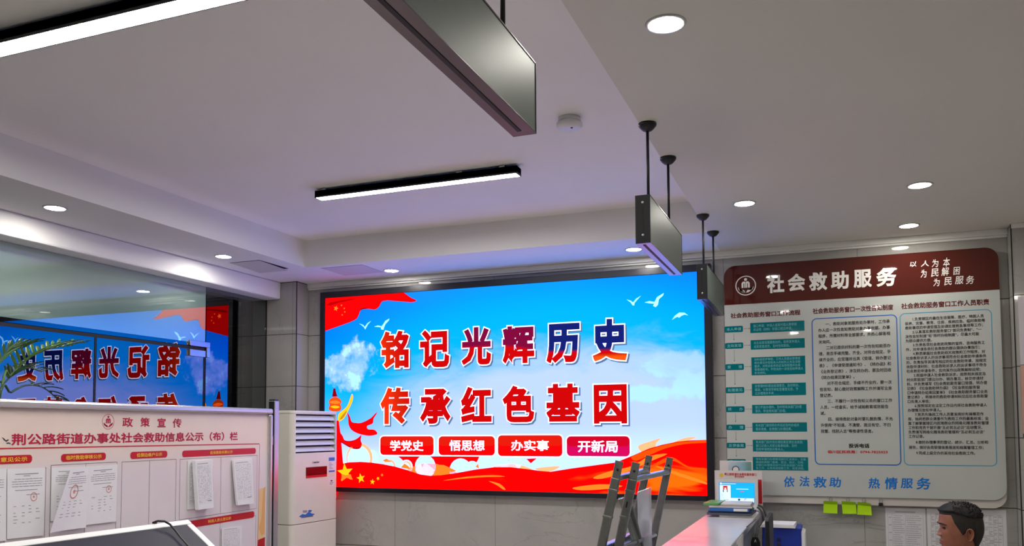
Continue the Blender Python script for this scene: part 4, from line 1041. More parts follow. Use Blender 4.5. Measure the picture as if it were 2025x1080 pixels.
b = B(); acprism(b, sz + 0.002, lz0 - 0.004, ACW); up = b.obj('upper_panel', ac, local=True, bevel=0.002)
b = B(); acprism(b, lz1 + 0.004, ah, ACW); b.obj('top_cap', ac, local=True, bevel=0.006)
b = B(); b.box(aw0, lx0, 0.034, 0.31, lz0 - 0.004, lz1 + 0.004, ACW); b.box(lx1, aw1, 0.034, 0.31, lz0 - 0.004, lz1 + 0.004, ACW)
for cx, a0, xe in ((aw0 + 0.034, 180, lx0), (aw1 - 0.034, 270, lx1)):
    o = [(cx + 0.034 * math.cos(math.radians(a0 + 15 * k)), 0.034 + 0.034 * math.sin(math.radians(a0 + 15 * k))) for k in range(7)]
    o = ([*o, (xe, 0.0), (xe, 0.034)] if a0 == 180 else [(xe, 0.034), (xe, 0.0), *o]); n = len(o)
    b.add([(p[0], p[1], lz0 - 0.004) for p in o] + [(p[0], p[1], lz1 + 0.004) for p in o], [tuple(range(n))[::-1], tuple(range(n, 2 * n))] + [(j, (j + 1) % n, n + (j + 1) % n, n + j) for j in range(n)], ACW)
b.box(lx0, lx1, 0.05, 0.31, lz0 - 0.004, lz1 + 0.004, ACD); b.obj('outlet_housing', ac, local=True)
for k in range(6):
    z1_ = lz1 - (lz1 - lz0) * k / 6.0 - 0.006; z0_ = z1_ - (lz1 - lz0) / 6.0 * 0.74
    b = B(); b.hexa([(lx0 + 0.002, 0.026, z1_), (lx1 - 0.002, 0.026, z1_), (lx1 - 0.002, 0.002, z0_), (lx0 + 0.002, 0.002, z0_)], [(lx0 + 0.002, 0.034, z1_), (lx1 - 0.002, 0.034, z1_), (lx1 - 0.002, 0.010, z0_), (lx0 + 0.002, 0.010, z0_)], ACL); b.obj('louvre', ac, local=True, bevel=0.0015)
b = B(); b.box(aw0 + 0.02, aw1 - 0.02, 0.02, 0.30, 0.0, 0.03, ACD); b.obj('base', ac, local=True)
b = B(); q = abox(354, 555, 492, 600); b.box(q[0], q[2], -0.003, 0.002, q[1], q[3], pbr('display red glass', (92, 14, 22), 0.12)); dsp = b.obj('display_window', up, local=True)
b = B(); q = abox(354, 600, 492, 615); b.box(q[0], q[2], -0.003, 0.002, q[1], q[3], pbr('display red strip', (206, 30, 42), 0.3)); b.obj('display_strip', up, local=True)
b = B(); fit(b, 'Leader', abox(398, 513, 444, 525), -0.001, INKD, 0.02, 2); b.obj('brand_lettering', up, local=True)
BLUEP = ink('label blue', (56, 110, 196)); WLAB = ink('label white', (226, 228, 232))
b = B()
def lab(x0, y0, x1, y1, m, k=1): q = abox(x0, y0, x1, y1); b.flat([(q[0], q[1]), (q[2], q[1]), (q[2], q[3]), (q[0], q[3])], -0.0006 * k, m)
lab(504, 487, 546, 585, WLAB); lab(506, 489, 545, 510, BLUEP, 2); lab(506, 576, 545, 584, BLUEP, 2)
for k in range(6): lab(509, 522 + 8 * k, 520 + (k * 7) % 20, 524 + 8 * k, INKG, 2)
b.obj('energy_label', up, local=True)
b = B(); lab(504, 625, 542, 677, WLAB); lab(518, 640, 530, 648, INKD, 2); lab(512, 656, 536, 659, INKG, 2); lab(512, 665, 530, 668, INKG, 2); b.obj('small_label', up, local=True)
b = B()
for z5, m in ((((306, 884), (330, 866), (350, 870), (372, 850), (392, 862), (414, 866), (396, 880), (340, 890)), BLUEP), (((366, 845), (378, 838), (394, 840), (388, 854), (372, 852)), BLUEP), (((332, 842), (362, 840), (362, 856), (334, 858)), INKG), (((316, 884), (400, 878), (404, 884), (324, 894)), INKG)):
    b.flat([a6(*p) for p in z5], -0.0006, m)
b.obj('mountain_sticker', up, local=True)

# ------------------------------------------------------------------ touch-screen kiosk in the lower left corner
KA = math.radians(5.4); KT = Vector((math.sin(KA), math.cos(KA), 0)); KP = Vector((-2.19, 2.41, 0))
ki = thing('touch_kiosk', 'white kiosk with tilted dark touch screen in front of the notice board', 'kiosk', KP, math.atan2(KT.y, KT.x))
KW = pbr('kiosk white', (224, 224, 224), 0.3, vary=0.01); KS = pbr('kiosk screen', (52, 51, 62), 0.45, spec=0.12, vary=0.02)
PH = math.radians(33); cph, sph = math.cos(PH), math.sin(PH); KL, KD = 0.92, 0.56
def kp(s, d, h=0.0):                                 # s along the top edge (0 = far end), d down the slope, h above it
    return (s, -d * cph - h * sph, 1.279 - d * sph + h * cph)
def kslab(b, s0, s1, d0, d1, h0, h1, mat):
    b.hexa([kp(s0, d0, h0), kp(s1, d0, h0), kp(s1, d1, h0), kp(s0, d1, h0)], [kp(s0, d0, h1), kp(s1, d0, h1), kp(s1, d1, h1), kp(s0, d1, h1)], mat)
b = B(); kslab(b, -KL, 0, 0, 0.026, -0.045, 0, KW); kslab(b, -KL, 0, KD - 0.026, KD, -0.045, 0, KW); kslab(b, -KL, -KL + 0.026, 0.026, KD - 0.026, -0.045, 0, KW); kslab(b, -0.026, 0, 0.026, KD - 0.026, -0.045, 0, KW); kslab(b, -KL + 0.02, -0.02, 0.02, KD - 0.02, -0.05, -0.012, KW)
b.obj('bezel', ki, local=True, bevel=0.004)
b = B(); kslab(b, -KL + 0.024, -0.024, 0.024, KD - 0.024, -0.012, -0.003, KS); b.obj('screen', ki, local=True)
b = B(); b.hexa([(-0.68, -0.34, 0.03), (-0.24, -0.34, 0.03), (-0.24, -0.10, 0.03), (-0.68, -0.10, 0.03)], [(-0.66, -0.34, 1.00), (-0.26, -0.34, 1.00), (-0.26, -0.12, 1.10), (-0.66, -0.12, 1.10)], KW); b.obj('pedestal', ki, local=True, bevel=0.01)
b = B(); b.box(-0.78, -0.14, -0.50, 0.02, 0, 0.03, KW); b.obj('foot', ki, local=True, bevel=0.008)
KM = MW[ki.name]; KN = (KM.to_3x3() @ Vector((0, -sph, cph))).normalized(); K0 = KM @ Vector(kp(0, 0, 0))
def kpx(px, py, h): p = onplane(px, py, K0 + KN * h, KN); return p
CABLE = pbr('black cable', (18, 18, 20), 0.4)
path = [KM @ Vector(kp(-0.13, -0.02, -0.10)), KM @ Vector(kp(-0.13, -0.012, 0.0)), kpx(303, 1034, 0.004), kpx(312, 1030.5, 0.014), kpx(325, 1031, 0.020), kpx(336, 1037, 0.016), kpx(346, 1048, 0.011), kpx(357, 1062, 0.009), kpx(372, 1079, 0.008), kpx(392, 1100, 0.008)]
b = B(); b.tube(path, 0.0038, CABLE, 8); cb = b.obj('cable', None, loc=path[2]); tag(cb, 'black cable lying over the tilted kiosk screen', 'cable')

# ------------------------------------------------------------------ palm between the notice board and the glass
PX, PY_ = -3.42, 2.45
pl = thing('potted_palm', 'green potted palm whose fronds rise behind the notice board', 'plant', (PX, PY_, 0))
POT = pbr('pot white', (206, 204, 198), 0.4); SOIL = pbr('soil', (52, 40, 30), 0.9)
b = B(); b.lathe([(0.15, 0.0), (0.19, 0.30), (0.20, 0.34), (0.185, 0.34), (0.175, 0.30)], (PX, PY_, 0), POT); b.obj('pot', pl)
b = B(); b.lathe([(0.176, 0.27), (0.176, 0.30)], (PX, PY_, 0), SOIL); b.obj('soil', pl)
LEAF = [pbr('palm leaf %d' % i, c, 0.38, vary=0.12, vscale=20) for i, c in enumerate(((52, 92, 44), (84, 126, 52), (36, 72, 42)))]
def pw(px, py, y): return on(px, py, 1, y)
def frond(path, leaf, w, spread, mat, rnd, start=0.25, n=16):
    P = [Vector(p) for p in path]
    Q = []
    for i in range(len(P) - 1):                      # Catmull-Rom
        a = P[max(i - 1, 0)]; p, q = P[i], P[i + 1]; d = P[min(i + 2, len(P) - 1)]
        for k in range(6):
            t = k / 6; Q.append(0.5 * (2 * p + (q - a) * t + (2 * a - 5 * p + 4 * q - d) * t * t + (3 * p - a - 3 * q + d) * t ** 3))
    Q.append(P[-1]); m = len(Q)
    b = B(); b.tube(Q, [0.007 * (1 - 0.75 * i / (m - 1)) for i in range(m)], mat, 6)
    for k in range(n):
        f = start + (1 - start) * k / (n - 1); i = min(m - 2, int(f * (m - 1))); p = Q[i] + (Q[i + 1] - Q[i]) * (f * (m - 1) - i); t = (Q[i + 1] - Q[i]).normalized()
        side0 = t.cross(Vector((0, 0, 1))).normalized(); upv = side0.cross(t)
        for s in (-1, 1):
            ln = leaf * (0.55 + 0.45 * math.sin(math.pi * min(1, 0.15 + f * 0.75))) * (0.85 + 0.3 * rnd.random())
            d = (t * 0.75 + side0 * s * spread + upv * (0.35 + 0.2 * rnd.random())).normalized()
            e = d.cross(upv).normalized()
            pp = []
            for j in range(6):
                u = j / 5; c = p + d * ln * u - Vector((0, 0, 1)) * ln * 0.28 * u * u
                ww = w * (math.sin(math.pi * (0.12 + 0.88 * u)) ** 0.8) * (1 if j < 5 else 0.05)
                pp.append((c + e * ww, c - upv * 0.004, c - e * ww))
            vs = [v for r in pp for v in r]
            b.add(vs, [(3 * j + a, 3 * j + 3 + a, 3 * j + 4 + a, 3 * j + 1 + a) for j in range(5) for a in (0, 1)], mat, True)
    return b.obj('frond', pl)
rp = random.Random(11)
C0 = Vector((PX, PY_, 0.30))
frond([C0, Vector((PX + 0.02, PY_ + 0.02, 0.9)), pw(2, 772, 2.50), pw(22, 742, 2.58), pw(58, 708, 2.68), pw(98, 690, 2.80), pw(140, 683, 2.92)], 0.150, 0.0075, 0.55, LEAF[1], rp, 0.56, 13)
frond([C0, Vector((PX, PY_ - 0.04, 0.9)), pw(-14, 800, 2.42), pw(-12, 745, 2.46), pw(0, 712, 2.52), pw(24, 694, 2.58), pw(48, 686, 2.64)], 0.150, 0.0080, 0.5, LEAF[0], rp, 0.60, 10)
frond([C0, Vector((PX + 0.05, PY_, 0.9)), pw(-4, 796, 2.42), pw(22, 776, 2.52), pw(52, 762, 2.64), pw(84, 766, 2.76), pw(112, 788, 2.86), pw(120, 802, 2.9)], 0.100, 0.0065, 0.4, LEAF[2], rp, 0.62, 9)
frond([C0, Vector((PX - 0.05, PY_ - 0.02, 0.9)), pw(-24, 800, 2.42), pw(10, 756, 2.55), pw(26, 742, 2.6), pw(56, 728, 2.72), pw(80, 735, 2.85)], 0.120, 0.0070, 0.45, LEAF[2], rp, 0.56, 10)

# ------------------------------------------------------------------ service counter
CT = pbr('counter top', (206, 206, 212), 0.22, vary=0.015, spec=0.5)
CBODY = pbr('counter grey', (128, 134, 142), 0.4, vary=0.02)
ct = thing('service_counter', 'long white counter ledge running from the video wall towards the viewer', 'counter', (-0.55, 3.2, 0))
b = B(); b.box(-0.693, -0.412, 0.9, 5.40, 1.066, 1.10, CT); b.obj('ledge', ct, bevel=0.004)
b = B(); b.box(-0.50, -0.44, 0.95, 5.40, 0, 1.066, CBODY); b.obj('front_wall', ct)
b = B(); b.box(-0.44, 0.20, 2.4, 5.38, 0.71, 0.745, CT); b.obj('desktop', ct, bevel=0.003)
for y in (2.42, 5.30):
    b = B(); b.box(-0.44, 0.16, y, y + 0.04, 0, 0.71, CBODY); b.obj('side_panel', ct)
p = on(1459, 1058, 0, -0.409); q = on(1471, 1085, 0, -0.409)
t = thing('label_strip', 'white paper strip with dark marks hanging on the counter ledge edge', 'label', (-0.411, p.y, q.z - 0.02))
b = B(); b.box(-0.4115, -0.4100, min(p.y, q.y) - 0.045, max(p.y, q.y) + 0.005, q.z - 0.03, 1.092, PAPER); s = b.obj('strip', t)
b = B()
for k in range(4): b.box(-0.4100, -0.4094, p.y - 0.04 + 0.004 * k, p.y - 0.018 + 0.003 * k, 1.07 - 0.022 * k, 1.078 - 0.022 * k, INKD)
b.obj('mark', s)

# ------------------------------------------------------------------ things on the counter's far end
YT5 = 5.18
def tp(px, py, y=YT5): p = on(px, py, 1, y); return (p.x, p.z)
a, c = tp(1416, 948), tp(1499.5, 1008)
TABW = pbr('tablet white', (222, 218, 214), 0.35, vary=0.01)
tb = thing('evaluation_tablet', 'white tablet with lit blue staff page standing behind the magazine stack', 'tablet', ((a[0] + c[0]) / 2, YT5, 1.10))
b = B(); b.slab(rrect(a[0], 1.103, c[0], a[1], 0.008), YT5, YT5 + 0.022, TABW); tbody = b.obj('case', tb, bevel=0.003)
b = B(); b.hexa([(a[0] + 0.06, YT5 + 0.02, 1.10), (c[0] - 0.06, YT5 + 0.02, 1.10), (c[0] - 0.06, YT5 + 0.033, 1.10), (a[0] + 0.06, YT5 + 0.033, 1.10)], [(a[0] + 0.06, YT5 + 0.022, 1.25), (c[0] - 0.06, YT5 + 0.022, 1.25), (c[0] - 0.06, YT5 + 0.03, 1.25), (a[0] + 0.06, YT5 + 0.03, 1.25)], TABW); b.obj('stand', tb)
def t6(x, y): return tp(1340 + x / 6.0, 900 + y / 6.0)
TE = lambda n, *c: emit('tablet ' + n, c, 1.0)
TB1, TB2, TB3, TB4, TB5, TB6 = TE('blue', 24, 168, 240), TE('pale', 206, 232, 250), TE('deep', 40, 140, 226), TE('photo red', 216, 56, 66), TE('dark', 40, 60, 84), TE('skin', 240, 206, 190)
b = B()
def tf(x0, y0, x1, y1, m, k): p, q = t6(x0, y0), t6(x1, y1); b.flat([(p[0], q[1]), (q[0], q[1]), (q[0], p[1]), (p[0], p[1])], YT5 - 0.0005 * k, m)
tf(488, 323, 918, 578, TB3, 1); tf(500, 330, 908, 356, TB1, 2); tf(500, 356, 632, 566, TB2, 2); tf(632, 356, 908, 508, TB1, 2); tf(632, 508, 908, 566, TB2, 2)
tf(528, 337, 690, 345, TB2, 3); tf(538, 364, 594, 440, TB4, 3); tf(552, 372, 580, 392, TB5, 4); tf(556, 386, 577, 412, TB6, 4.5); tf(548, 412, 586, 440, TB2, 4); tf(538, 414, 549, 440, TB5, 4.6); tf(585, 414, 594, 440, TB5, 4.6)
tf(696, 400, 842, 410, TB2, 3); tf(746, 428, 790, 436, TB4, 3); tf(545, 528, 608, 533, TB5, 3); tf(718, 518, 742, 542, TB5, 3); tf(795, 518, 820, 524, TB5, 3); tf(795, 518, 800, 542, TB5, 3); tf(718, 550, 742, 553, TB5, 3); tf(795, 550, 822, 553, TB5, 3)
for k in range(5): tf(516, 455 + 14 * k, 540 + 4 * k, 458 + 14 * k, TB3, 3)
disc_c = t6(514, 338); b.flat([(disc_c[0] + 0.006 * math.cos(i * 0.5), disc_c[1] + 0.006 * math.sin(i * 0.5)) for i in range(12)], YT5 - 0.002, TB2)
b.obj('screen', tb)
YS = YT5 + 0.035
sp_ = lambda x, y: tp(1340 + x / 6.0, 900 + y / 6.0, YS)
a, c = sp_(438, 182), sp_(1010, 585)
sc_ = thing('window_sign', 'white card with red heading and red edge strip behind the lit tablet', 'sign', ((a[0] + c[0]) / 2, YS, 1.10))
b = B(); b.box(a[0], c[0], YS, YS + 0.004, 1.10, a[1], ink('card pale', (214, 208, 206))); cd_ = b.obj('card', sc_)
b = B(); p, q = sp_(955, 292), sp_(1004, 580); b.flat([(p[0], q[1]), (q[0], q[1]), (q[0], p[1]), (p[0], p[1])], YS - 0.0006, REDP); b.obj('red_strip', cd_)
b = B(); p, q = sp_(556, 244), sp_(936, 216); fit(b, '荆公路街道社会救助服务窗口', (p[0], p[1], q[0], q[1]), YS - 0.0008, REDT, 0.025, 2); p, q = sp_(676, 266), sp_(790, 250); fit(b, '服务监督牌', (p[0], p[1], q[0], q[1]), YS - 0.0008, REDT, 0.02, 2)
g_ = sp_(520, 240); b.flat([(g_[0] + 0.016 * math.cos(i * 0.42) * (1 if i % 2 else 0.6), g_[1] + 0.016 * math.sin(i * 0.42) * (1 if i % 2 else 0.6)) for i in range(15)], YS - 0.0008, GOLD); b.obj('lettering', cd_)
YD = YT5 + 0.09
dp = lambda x, y: tp(1340 + x / 6.0, 900 + y / 6.0, YD)
a, c = dp(498, 66), dp(890, 186)
dc = thing('desk_card', 'small picture card with pale green corner standing highest behind the tablet', 'card', ((a[0] + c[0]) / 2, YD, 1.10))
b = B(); b.box(a[0], c[0], YD, YD + 0.003, 1.10, a[1], ink('card white', (216, 212, 212))); cc = b.obj('card', dc)
kk = Nodes('card picture'); s_, x_, y_, z_ = kk.xyz('Object'); kk.set(kk.bsdf.inputs['Base Color'], kk.ramp(kk.math('ADD', kk.math('MULTIPLY', x_, 4.0), kk.math('MULTIPLY', kk.noise(s_, 9, 3), 0.6)), [(0.0, rgb(206, 210, 212)), (0.45, rgb(150, 188, 206)), (0.8, rgb(90, 140, 110))])); kk.bsdf.inputs['Roughness'].default_value = 0.3
b = B(); p, q = dp(600, 80), dp(880, 300); b.flat([(p[0], q[1]), (q[0], q[1]), (q[0], p[1]), (p[0], p[1])], YD - 0.0006, kk.m); b.obj('picture', cc)
b = B(); m_ = dp(690, 172); R_ = 0.0225
ring(b, [(m_[0] + R_ * math.cos(i * 0.21), m_[1] + R_ * math.sin(i * 0.21)) for i in range(30)], [(m_[0] + R_ * 0.76 * math.cos(i * 0.21), m_[1] + R_ * 0.76 * math.sin(i * 0.21)) for i in range(30)], YD - 0.001, ink('card violet', (92, 70, 104)))
b.flat([(m_[0] + R_ * 0.72 * math.cos(i * 0.3), m_[1] + R_ * 0.72 * math.sin(i * 0.3)) for i in range(21)], YD - 0.001, LETW); b.obj('round_mark', cc)

# magazines
MG = [pbr('magazine %d' % i, c, 0.35, vary=0.05, vscale=30) for i, c in enumerate(((196, 178, 170), (62, 74, 92), (40, 60, 96), (48, 104, 176), (120, 110, 104), (96, 160, 92)))]
PAGES = pbr('magazine pages', (214, 208, 200), 0.8)
def mag(z, h, x0, x1, y0, y1, rot, mat, label, cover=None):
    cx, cyy = (x0 + x1) / 2, (y0 + y1) / 2
    t = thing('magazine', label, 'magazine', (cx, cyy, z), rot, 'magazines stacked on the counter end')
    w, d = (x1 - x0) / 2, (y1 - y0) / 2
    b = B(); b.box(-w, w, -d, d, 0.0, h, mat); c = b.obj('cover', t, local=True, bevel=0.001)
    b = B(); b.box(-w + 0.002, w + 0.0005, -d - 0.0004, d - 0.002, 0.0015, h - 0.0015, PAGES if cover is None else cover); b.obj('pages', c, local=True)
    return t
yb = 4.80
mag(1.1000, 0.012, -0.605, -0.425, yb + 0.00, yb + 0.26, 0.01, MG[0], 'bottom magazine of the stack, pale pinkish cover')
mag(1.1121, 0.013, -0.668, -0.425, yb - 0.01, yb + 0.25, -0.02, MG[1], 'dark magazine second from the bottom of the stack', pbr('dark pages', (76, 84, 98), 0.6))
mag(1.1252, 0.010, -0.668, -0.432, yb + 0.0, yb + 0.26, 0.03, MG[2], 'navy magazine third from the bottom of the stack', pbr('navy pages', (52, 72, 110), 0.6))
m4 = mag(1.1353, 0.016, -0.655, -0.44, yb - 0.015, yb + 0.25, 0.0, MG[3], 'bright blue booklet with a white spine patch in the stack', MG[3])
b = B(); b.box(0.025, 0.10, -0.1335, -0.1326, 0.001, 0.015, LETW); b.obj('white_patch', m4, local=True)
mag(1.1514, 0.014, -0.665, -0.43, yb + 0.0, yb + 0.25, 0.04, MG[4], 'greyish magazine just under the green top booklet')
mag(1.1655, 0.012, -0.685, -0.60, yb - 0.005, yb + 0.22, -0.06, MG[5], 'small green booklet on the left top of the stack', MG[5])
mag(1.1655, 0.009, -0.596, -0.435, yb + 0.005, yb + 0.22, 0.02, pbr('magazine white', (206, 200, 190), 0.4), 'pale booklet on the right top of the stack')

# cables behind the tablet, dangling lanyard
def wire(name, pth, r, label, mat=CABLE):
    b = B()
    P = [Vector(p) for p in pth]; Q = []
    for i in range(len(P) - 1):
        a = P[max(i - 1, 0)]; p, q = P[i], P[i + 1]; d = P[min(i + 2, len(P) - 1)]
        for k in range(6):
            t = k / 6; Q.append(0.5 * (2 * p + (q - a) * t + (2 * a - 5 * p + 4 * q - d) * t * t + (3 * p - a - 3 * q + d) * t ** 3))
    Q.append(P[-1]); b.tube(Q, r, mat, 8)
    return tag(b.obj(name, None, loc=Q[0]), label, 'cable')
CG = pbr('grey cable', (74, 76, 78), 0.4)
wire('power_cable', [on(1499, 999, 1, 5.16), on(1508, 1004, 1, 5.17), on(1514, 1018, 1, 5.17), on(1516, 1035, 1, 5.17), on(1516, 1075, 1, 5.17), (-0.37, 5.17, 0.76)], 0.0065, 'thick grey cable arching down behind the counter, right of the two', CG)
wire('power_cable', [on(1497, 1003, 1, 5.14), on(1504, 1009, 1, 5.14), on(1509, 1022, 1, 5.14), on(1510, 1040, 1, 5.14), on(1509, 1080, 1, 5.14), (-0.385, 5.14, 0.76)], 0.006, 'thick grey cable arching down behind the counter, left of the two', CG)
wire('thin_cable', [on(1490, 1010, 1, 4.9), on(1500, 1012, 1, 4.75), on(1506, 1022, 1, 4.62), on(1505, 1036, 1, 4.56), on(1499, 1046, 1, 4.5), on(1497, 1080, 1, 4.45), (-0.37, 4.4, 0.76)], 0.0025, 'thin black cable looping off the counter ledge edge')
p0 = on(1496, 1026, 1, 4.35); p1 = on(1493, 1064, 1, 4.35)
t = thing('key_lanyard', 'black lanyard with a black tag hanging from the counter edge', 'lanyard', (p1.x, 4.35, p1.z - 0.06))
b = B(); b.tube([(-0.413, 4.35, 1.101), p0, p0 + (p1 - p0) * 0.5, p1], 0.0035, pbr('grey cord', (120, 122, 126), 0.6), 8); b.obj('cord', t)
b = B(); zz0 = p1.z; xx = p1.x
b.slab([(xx - 0.012, zz0 + 0.004), (xx + 0.014, zz0 + 0.004), (xx + 0.024, zz0 - 0.02), (xx + 0.028, zz0 - 0.08), (xx - 0.022, zz0 - 0.08), (xx - 0.02, zz0 - 0.02)], 4.344, 4.356, BLACK); tg = b.obj('tag', t, bevel=0.003)
b = B(); fit(b, 'A', (xx - 0.004, zz0 - 0.022, xx + 0.008, zz0 - 0.006), 4.343, LETW, 0.02, 2); fit(b, 'B', (xx - 0.002, zz0 - 0.066, xx + 0.010, zz0 - 0.046), 4.343, LETW, 0.02, 2); b.obj('lettering', tg)

# monitor seen edge-on, blue file box with papers
mo = thing('monitor', 'black monitor seen edge-on behind the counter, left of the blue box', 'monitor', (-0.30, 4.2, 0.745))
b = B(); q = [(4.10, 0.86), (4.36, 0.86), (4.385, 0.885), (4.385, 1.15), (4.36, 1.178), (4.12, 1.178), (4.10, 1.16), (4.10, 0.885)]
b.hexa([(-0.3055, y, z) for y, z in q], [(-0.2858, y, z) for y, z in q], BLACK); b.obj('case', mo, bevel=0.004)
b = B(); b.add([(-0.2853, 4.115, 0.895), (-0.2853, 4.37, 0.895), (-0.2853, 4.37, 1.16), (-0.2853, 4.115, 1.16)], [(0, 1, 2, 3)], KS); b.obj('screen', mo)
b = B(); b.bar((-0.315, 4.24, 0.75), (-0.315, 4.24, 0.92), 0.05, 0.02, BLACK); b.obj('neck', mo)
b = B(); b.lathe([(0.10, 0.0), (0.10, 0.012)], (-0.31, 4.24, 0.7455), BLACK); b.obj('base', mo)
BLUEB = pbr('file box blue', (30, 56, 160), 0.4, vary=0.05)
p, q = on(1507, 1041, 1, 4.88), on(1590, 1042, 1, 4.88)
fb = thing('file_box', 'blue file box standing behind the counter under white papers', 'file box', ((p.x + q.x) / 2, 4.95, 0.745))
b = B(); b.box(p.x, q.x - 0.015, 4.88, 5.10, 0.746, p.z - 0.004, BLUEB); b.obj('box', fb, bevel=0.004)
b = B(); b.hexa([(q.x - 0.014, 4.865, 0.746), (q.x + 0.006, 4.865, 0.746), (q.x + 0.006, 5.08, 0.746), (q.x - 0.014, 5.08, 0.746)], [(q.x - 0.014, 4.875, p.z - 0.022), (q.x + 0.003, 4.87, p.z - 0.03), (q.x + 0.003, 5.08, p.z - 0.03), (q.x - 0.014, 5.08, p.z - 0.022)], PAPER); b.obj('paper_edge', fb)
b = B(); fit(b, '档', (p.x + 0.075, p.z - 0.085, p.x + 0.100, p.z - 0.06), 4.8792, INKD, 0.02, 2); fit(b, '案', (p.x + 0.075, p.z - 0.115, p.x + 0.100, p.z - 0.09), 4.8792, INKD, 0.02, 2); b.obj('lettering', fb)
t = thing('paper_stack', 'white papers lying on top of the blue file box', 'papers', ((p.x + q.x) / 2 - 0.01, 4.97, p.z - 0.003))
b = B()
for k in range(3):
    o = 0.004 * k
    b.hexa([(p.x - 0.008 + o, 4.86 + o, p.z - 0.003 + 0.006 * k), (q.x - 0.045 - o, 4.858 + o, p.z - 0.003 + 0.006 * k), (q.x - 0.045, 5.06, p.z - 0.003 + 0.006 * k), (p.x, 5.06, p.z - 0.003 + 0.006 * k)],
           [(p.x - 0.008 + o, 4.86 + o, p.z + 0.0025 + 0.006 * k), (q.x - 0.045 - o, 4.858 + o, p.z + 0.0025 + 0.006 * k), (q.x - 0.045, 5.06, p.z + 0.0025 + 0.006 * k), (p.x, 5.06, p.z + 0.0025 + 0.006 * k)], PAPER)
b.obj('papers', t)

# ------------------------------------------------------------------ folding ladder
RAILM = pbr('ladder rail aluminium', (132, 134, 128), 0.42, metal=0.85, vary=0.08, vscale=40)
RUNGM = pbr('ladder rung aluminium', (190, 194, 200), 0.25, metal=1.0, vary=0.03)
ld = thing('folding_ladder', 'worn aluminium folding ladder standing between counter and video wall', 'ladder', (-0.95, 3.62, 0))
LEAN = Vector((-0.215, -0.05, -1.0))
TOPS = {'a': on(1225, 912, 1, 3.40), 'b': on(1258, 915, 1, 3.50), 'c': on(1284, 901, 1, 3.75), 'd': on(1325, 905, 1, 3.90)}
def dn(k, dz): return TOPS[k] + LEAN * dz
def rail(k, w, full):
    b = B(); b.bar(dn(k, 0.0), dn(k, 0.16), w * 0.92, 0.006, RAILM, (0, 1, 0)); q = b.obj('hinge_plate', ld, bevel=0.001)
    b = B(); c = dn(k, 0.036); b.lathe([(0.0055, -0.0045), (0.0055, 0.0045)], c, SEAL, 14, 'y'); b.obj('bolt_hole', q)
    zt = 0.07 if k in 'ab' else 0.045
    b = B(); L_ = TOPS[k].z - 0.012
    b.bar(dn(k, zt), dn(k, L_), w, 0.024, RAILM, (0, 1, 0)); r = b.obj('rail', ld, bevel=0.005)
    b = B(); b.bar(dn(k, L_ - 0.04), dn(k, L_ + 0.012), w + 0.008, 0.032, SEAL, (0, 1, 0)); b.obj('rubber_foot', r, bevel=0.003)
    if k in 'ab':
        for z in (0.115, 0.225):
            b = B(); b.bar(dn(k, z), dn(k, z + 0.012), w + 0.004, 0.030, RAILM, (0, 1, 0)); b.obj('collar', r, bevel=0.004)
        b = B(); b.bar(dn(k, 0.165), dn(k, 0.19), 0.006, 0.0265, SEAL, (0, 1, 0))
        if k == 'b': b.obj('slot', r)
    return r
for k, w in (('a', 0.037), ('b', 0.038), ('c', 0.033), ('d', 0.034)): rail(k, w, True)
for u, v in (('a', 'c'), ('b', 'd')):
    for i in range(5):
        z = 0.068 + 0.29 * i
        p, q = dn(u, z + 0.004), dn(v, z)
        b = B(); b.bar(p, q, 0.034, 0.022, RUNGM, (0, 0, 1)); b.obj('rung', ld, bevel=0.006)
for (x0, y0), (x1, y1), xa, xb, w in (((1228, 985), (1262, 1085), -0.87, -0.815, 0.026), ((1247, 1000), (1263, 1062), -0.84, -0.818, 0.022)):
    p = on(x0, y0, 0, xa); q = on(x1, y1, 0, xb); e = p + (q - p) * ((p.z - 0.01) / (p.z - q.z))
    e.y = min(e.y, 4.9); e.x = min(e.x, -0.54)
    b = B(); b.bar(p, e, w, 0.02, RAILM, (0, 1, 0)); g = b.obj('rear_leg', ld, bevel=0.003)
k = Nodes('clear plastic sleeve'); k.n.remove(k.bsdf)
d_ = k.node('ShaderNodeBsdfPrincipled'); d_.inputs['Base Color'].default_value = rgb(224, 226, 240); d_.inputs['Roughness'].default_value = 0.15
t_ = k.node('ShaderNodeBsdfTransparent'); m_ = k.node('ShaderNodeMixShader'); m_.inputs[0].default_value = 0.72
k.l.new(t_.outputs[0], m_.inputs[1]); k.l.new(d_.outputs[0], m_.inputs[2]); k.l.new(m_.outputs[0], k.out.inputs[0])
yS = 3.72
P4 = [on(x, y, 1, yS) for x, y in ((1260, 973), (1283.5, 964.5), (1286, 1120), (1263, 1120))]
b = B(); b.hexa([P4[3], P4[2], P4[1], P4[0]], [p + Vector((0, 0.05, 0)) for p in (P4[3], P4[2], P4[1], P4[0])], k.m); b.obj('plastic_sleeve', ld, bevel=0.003)

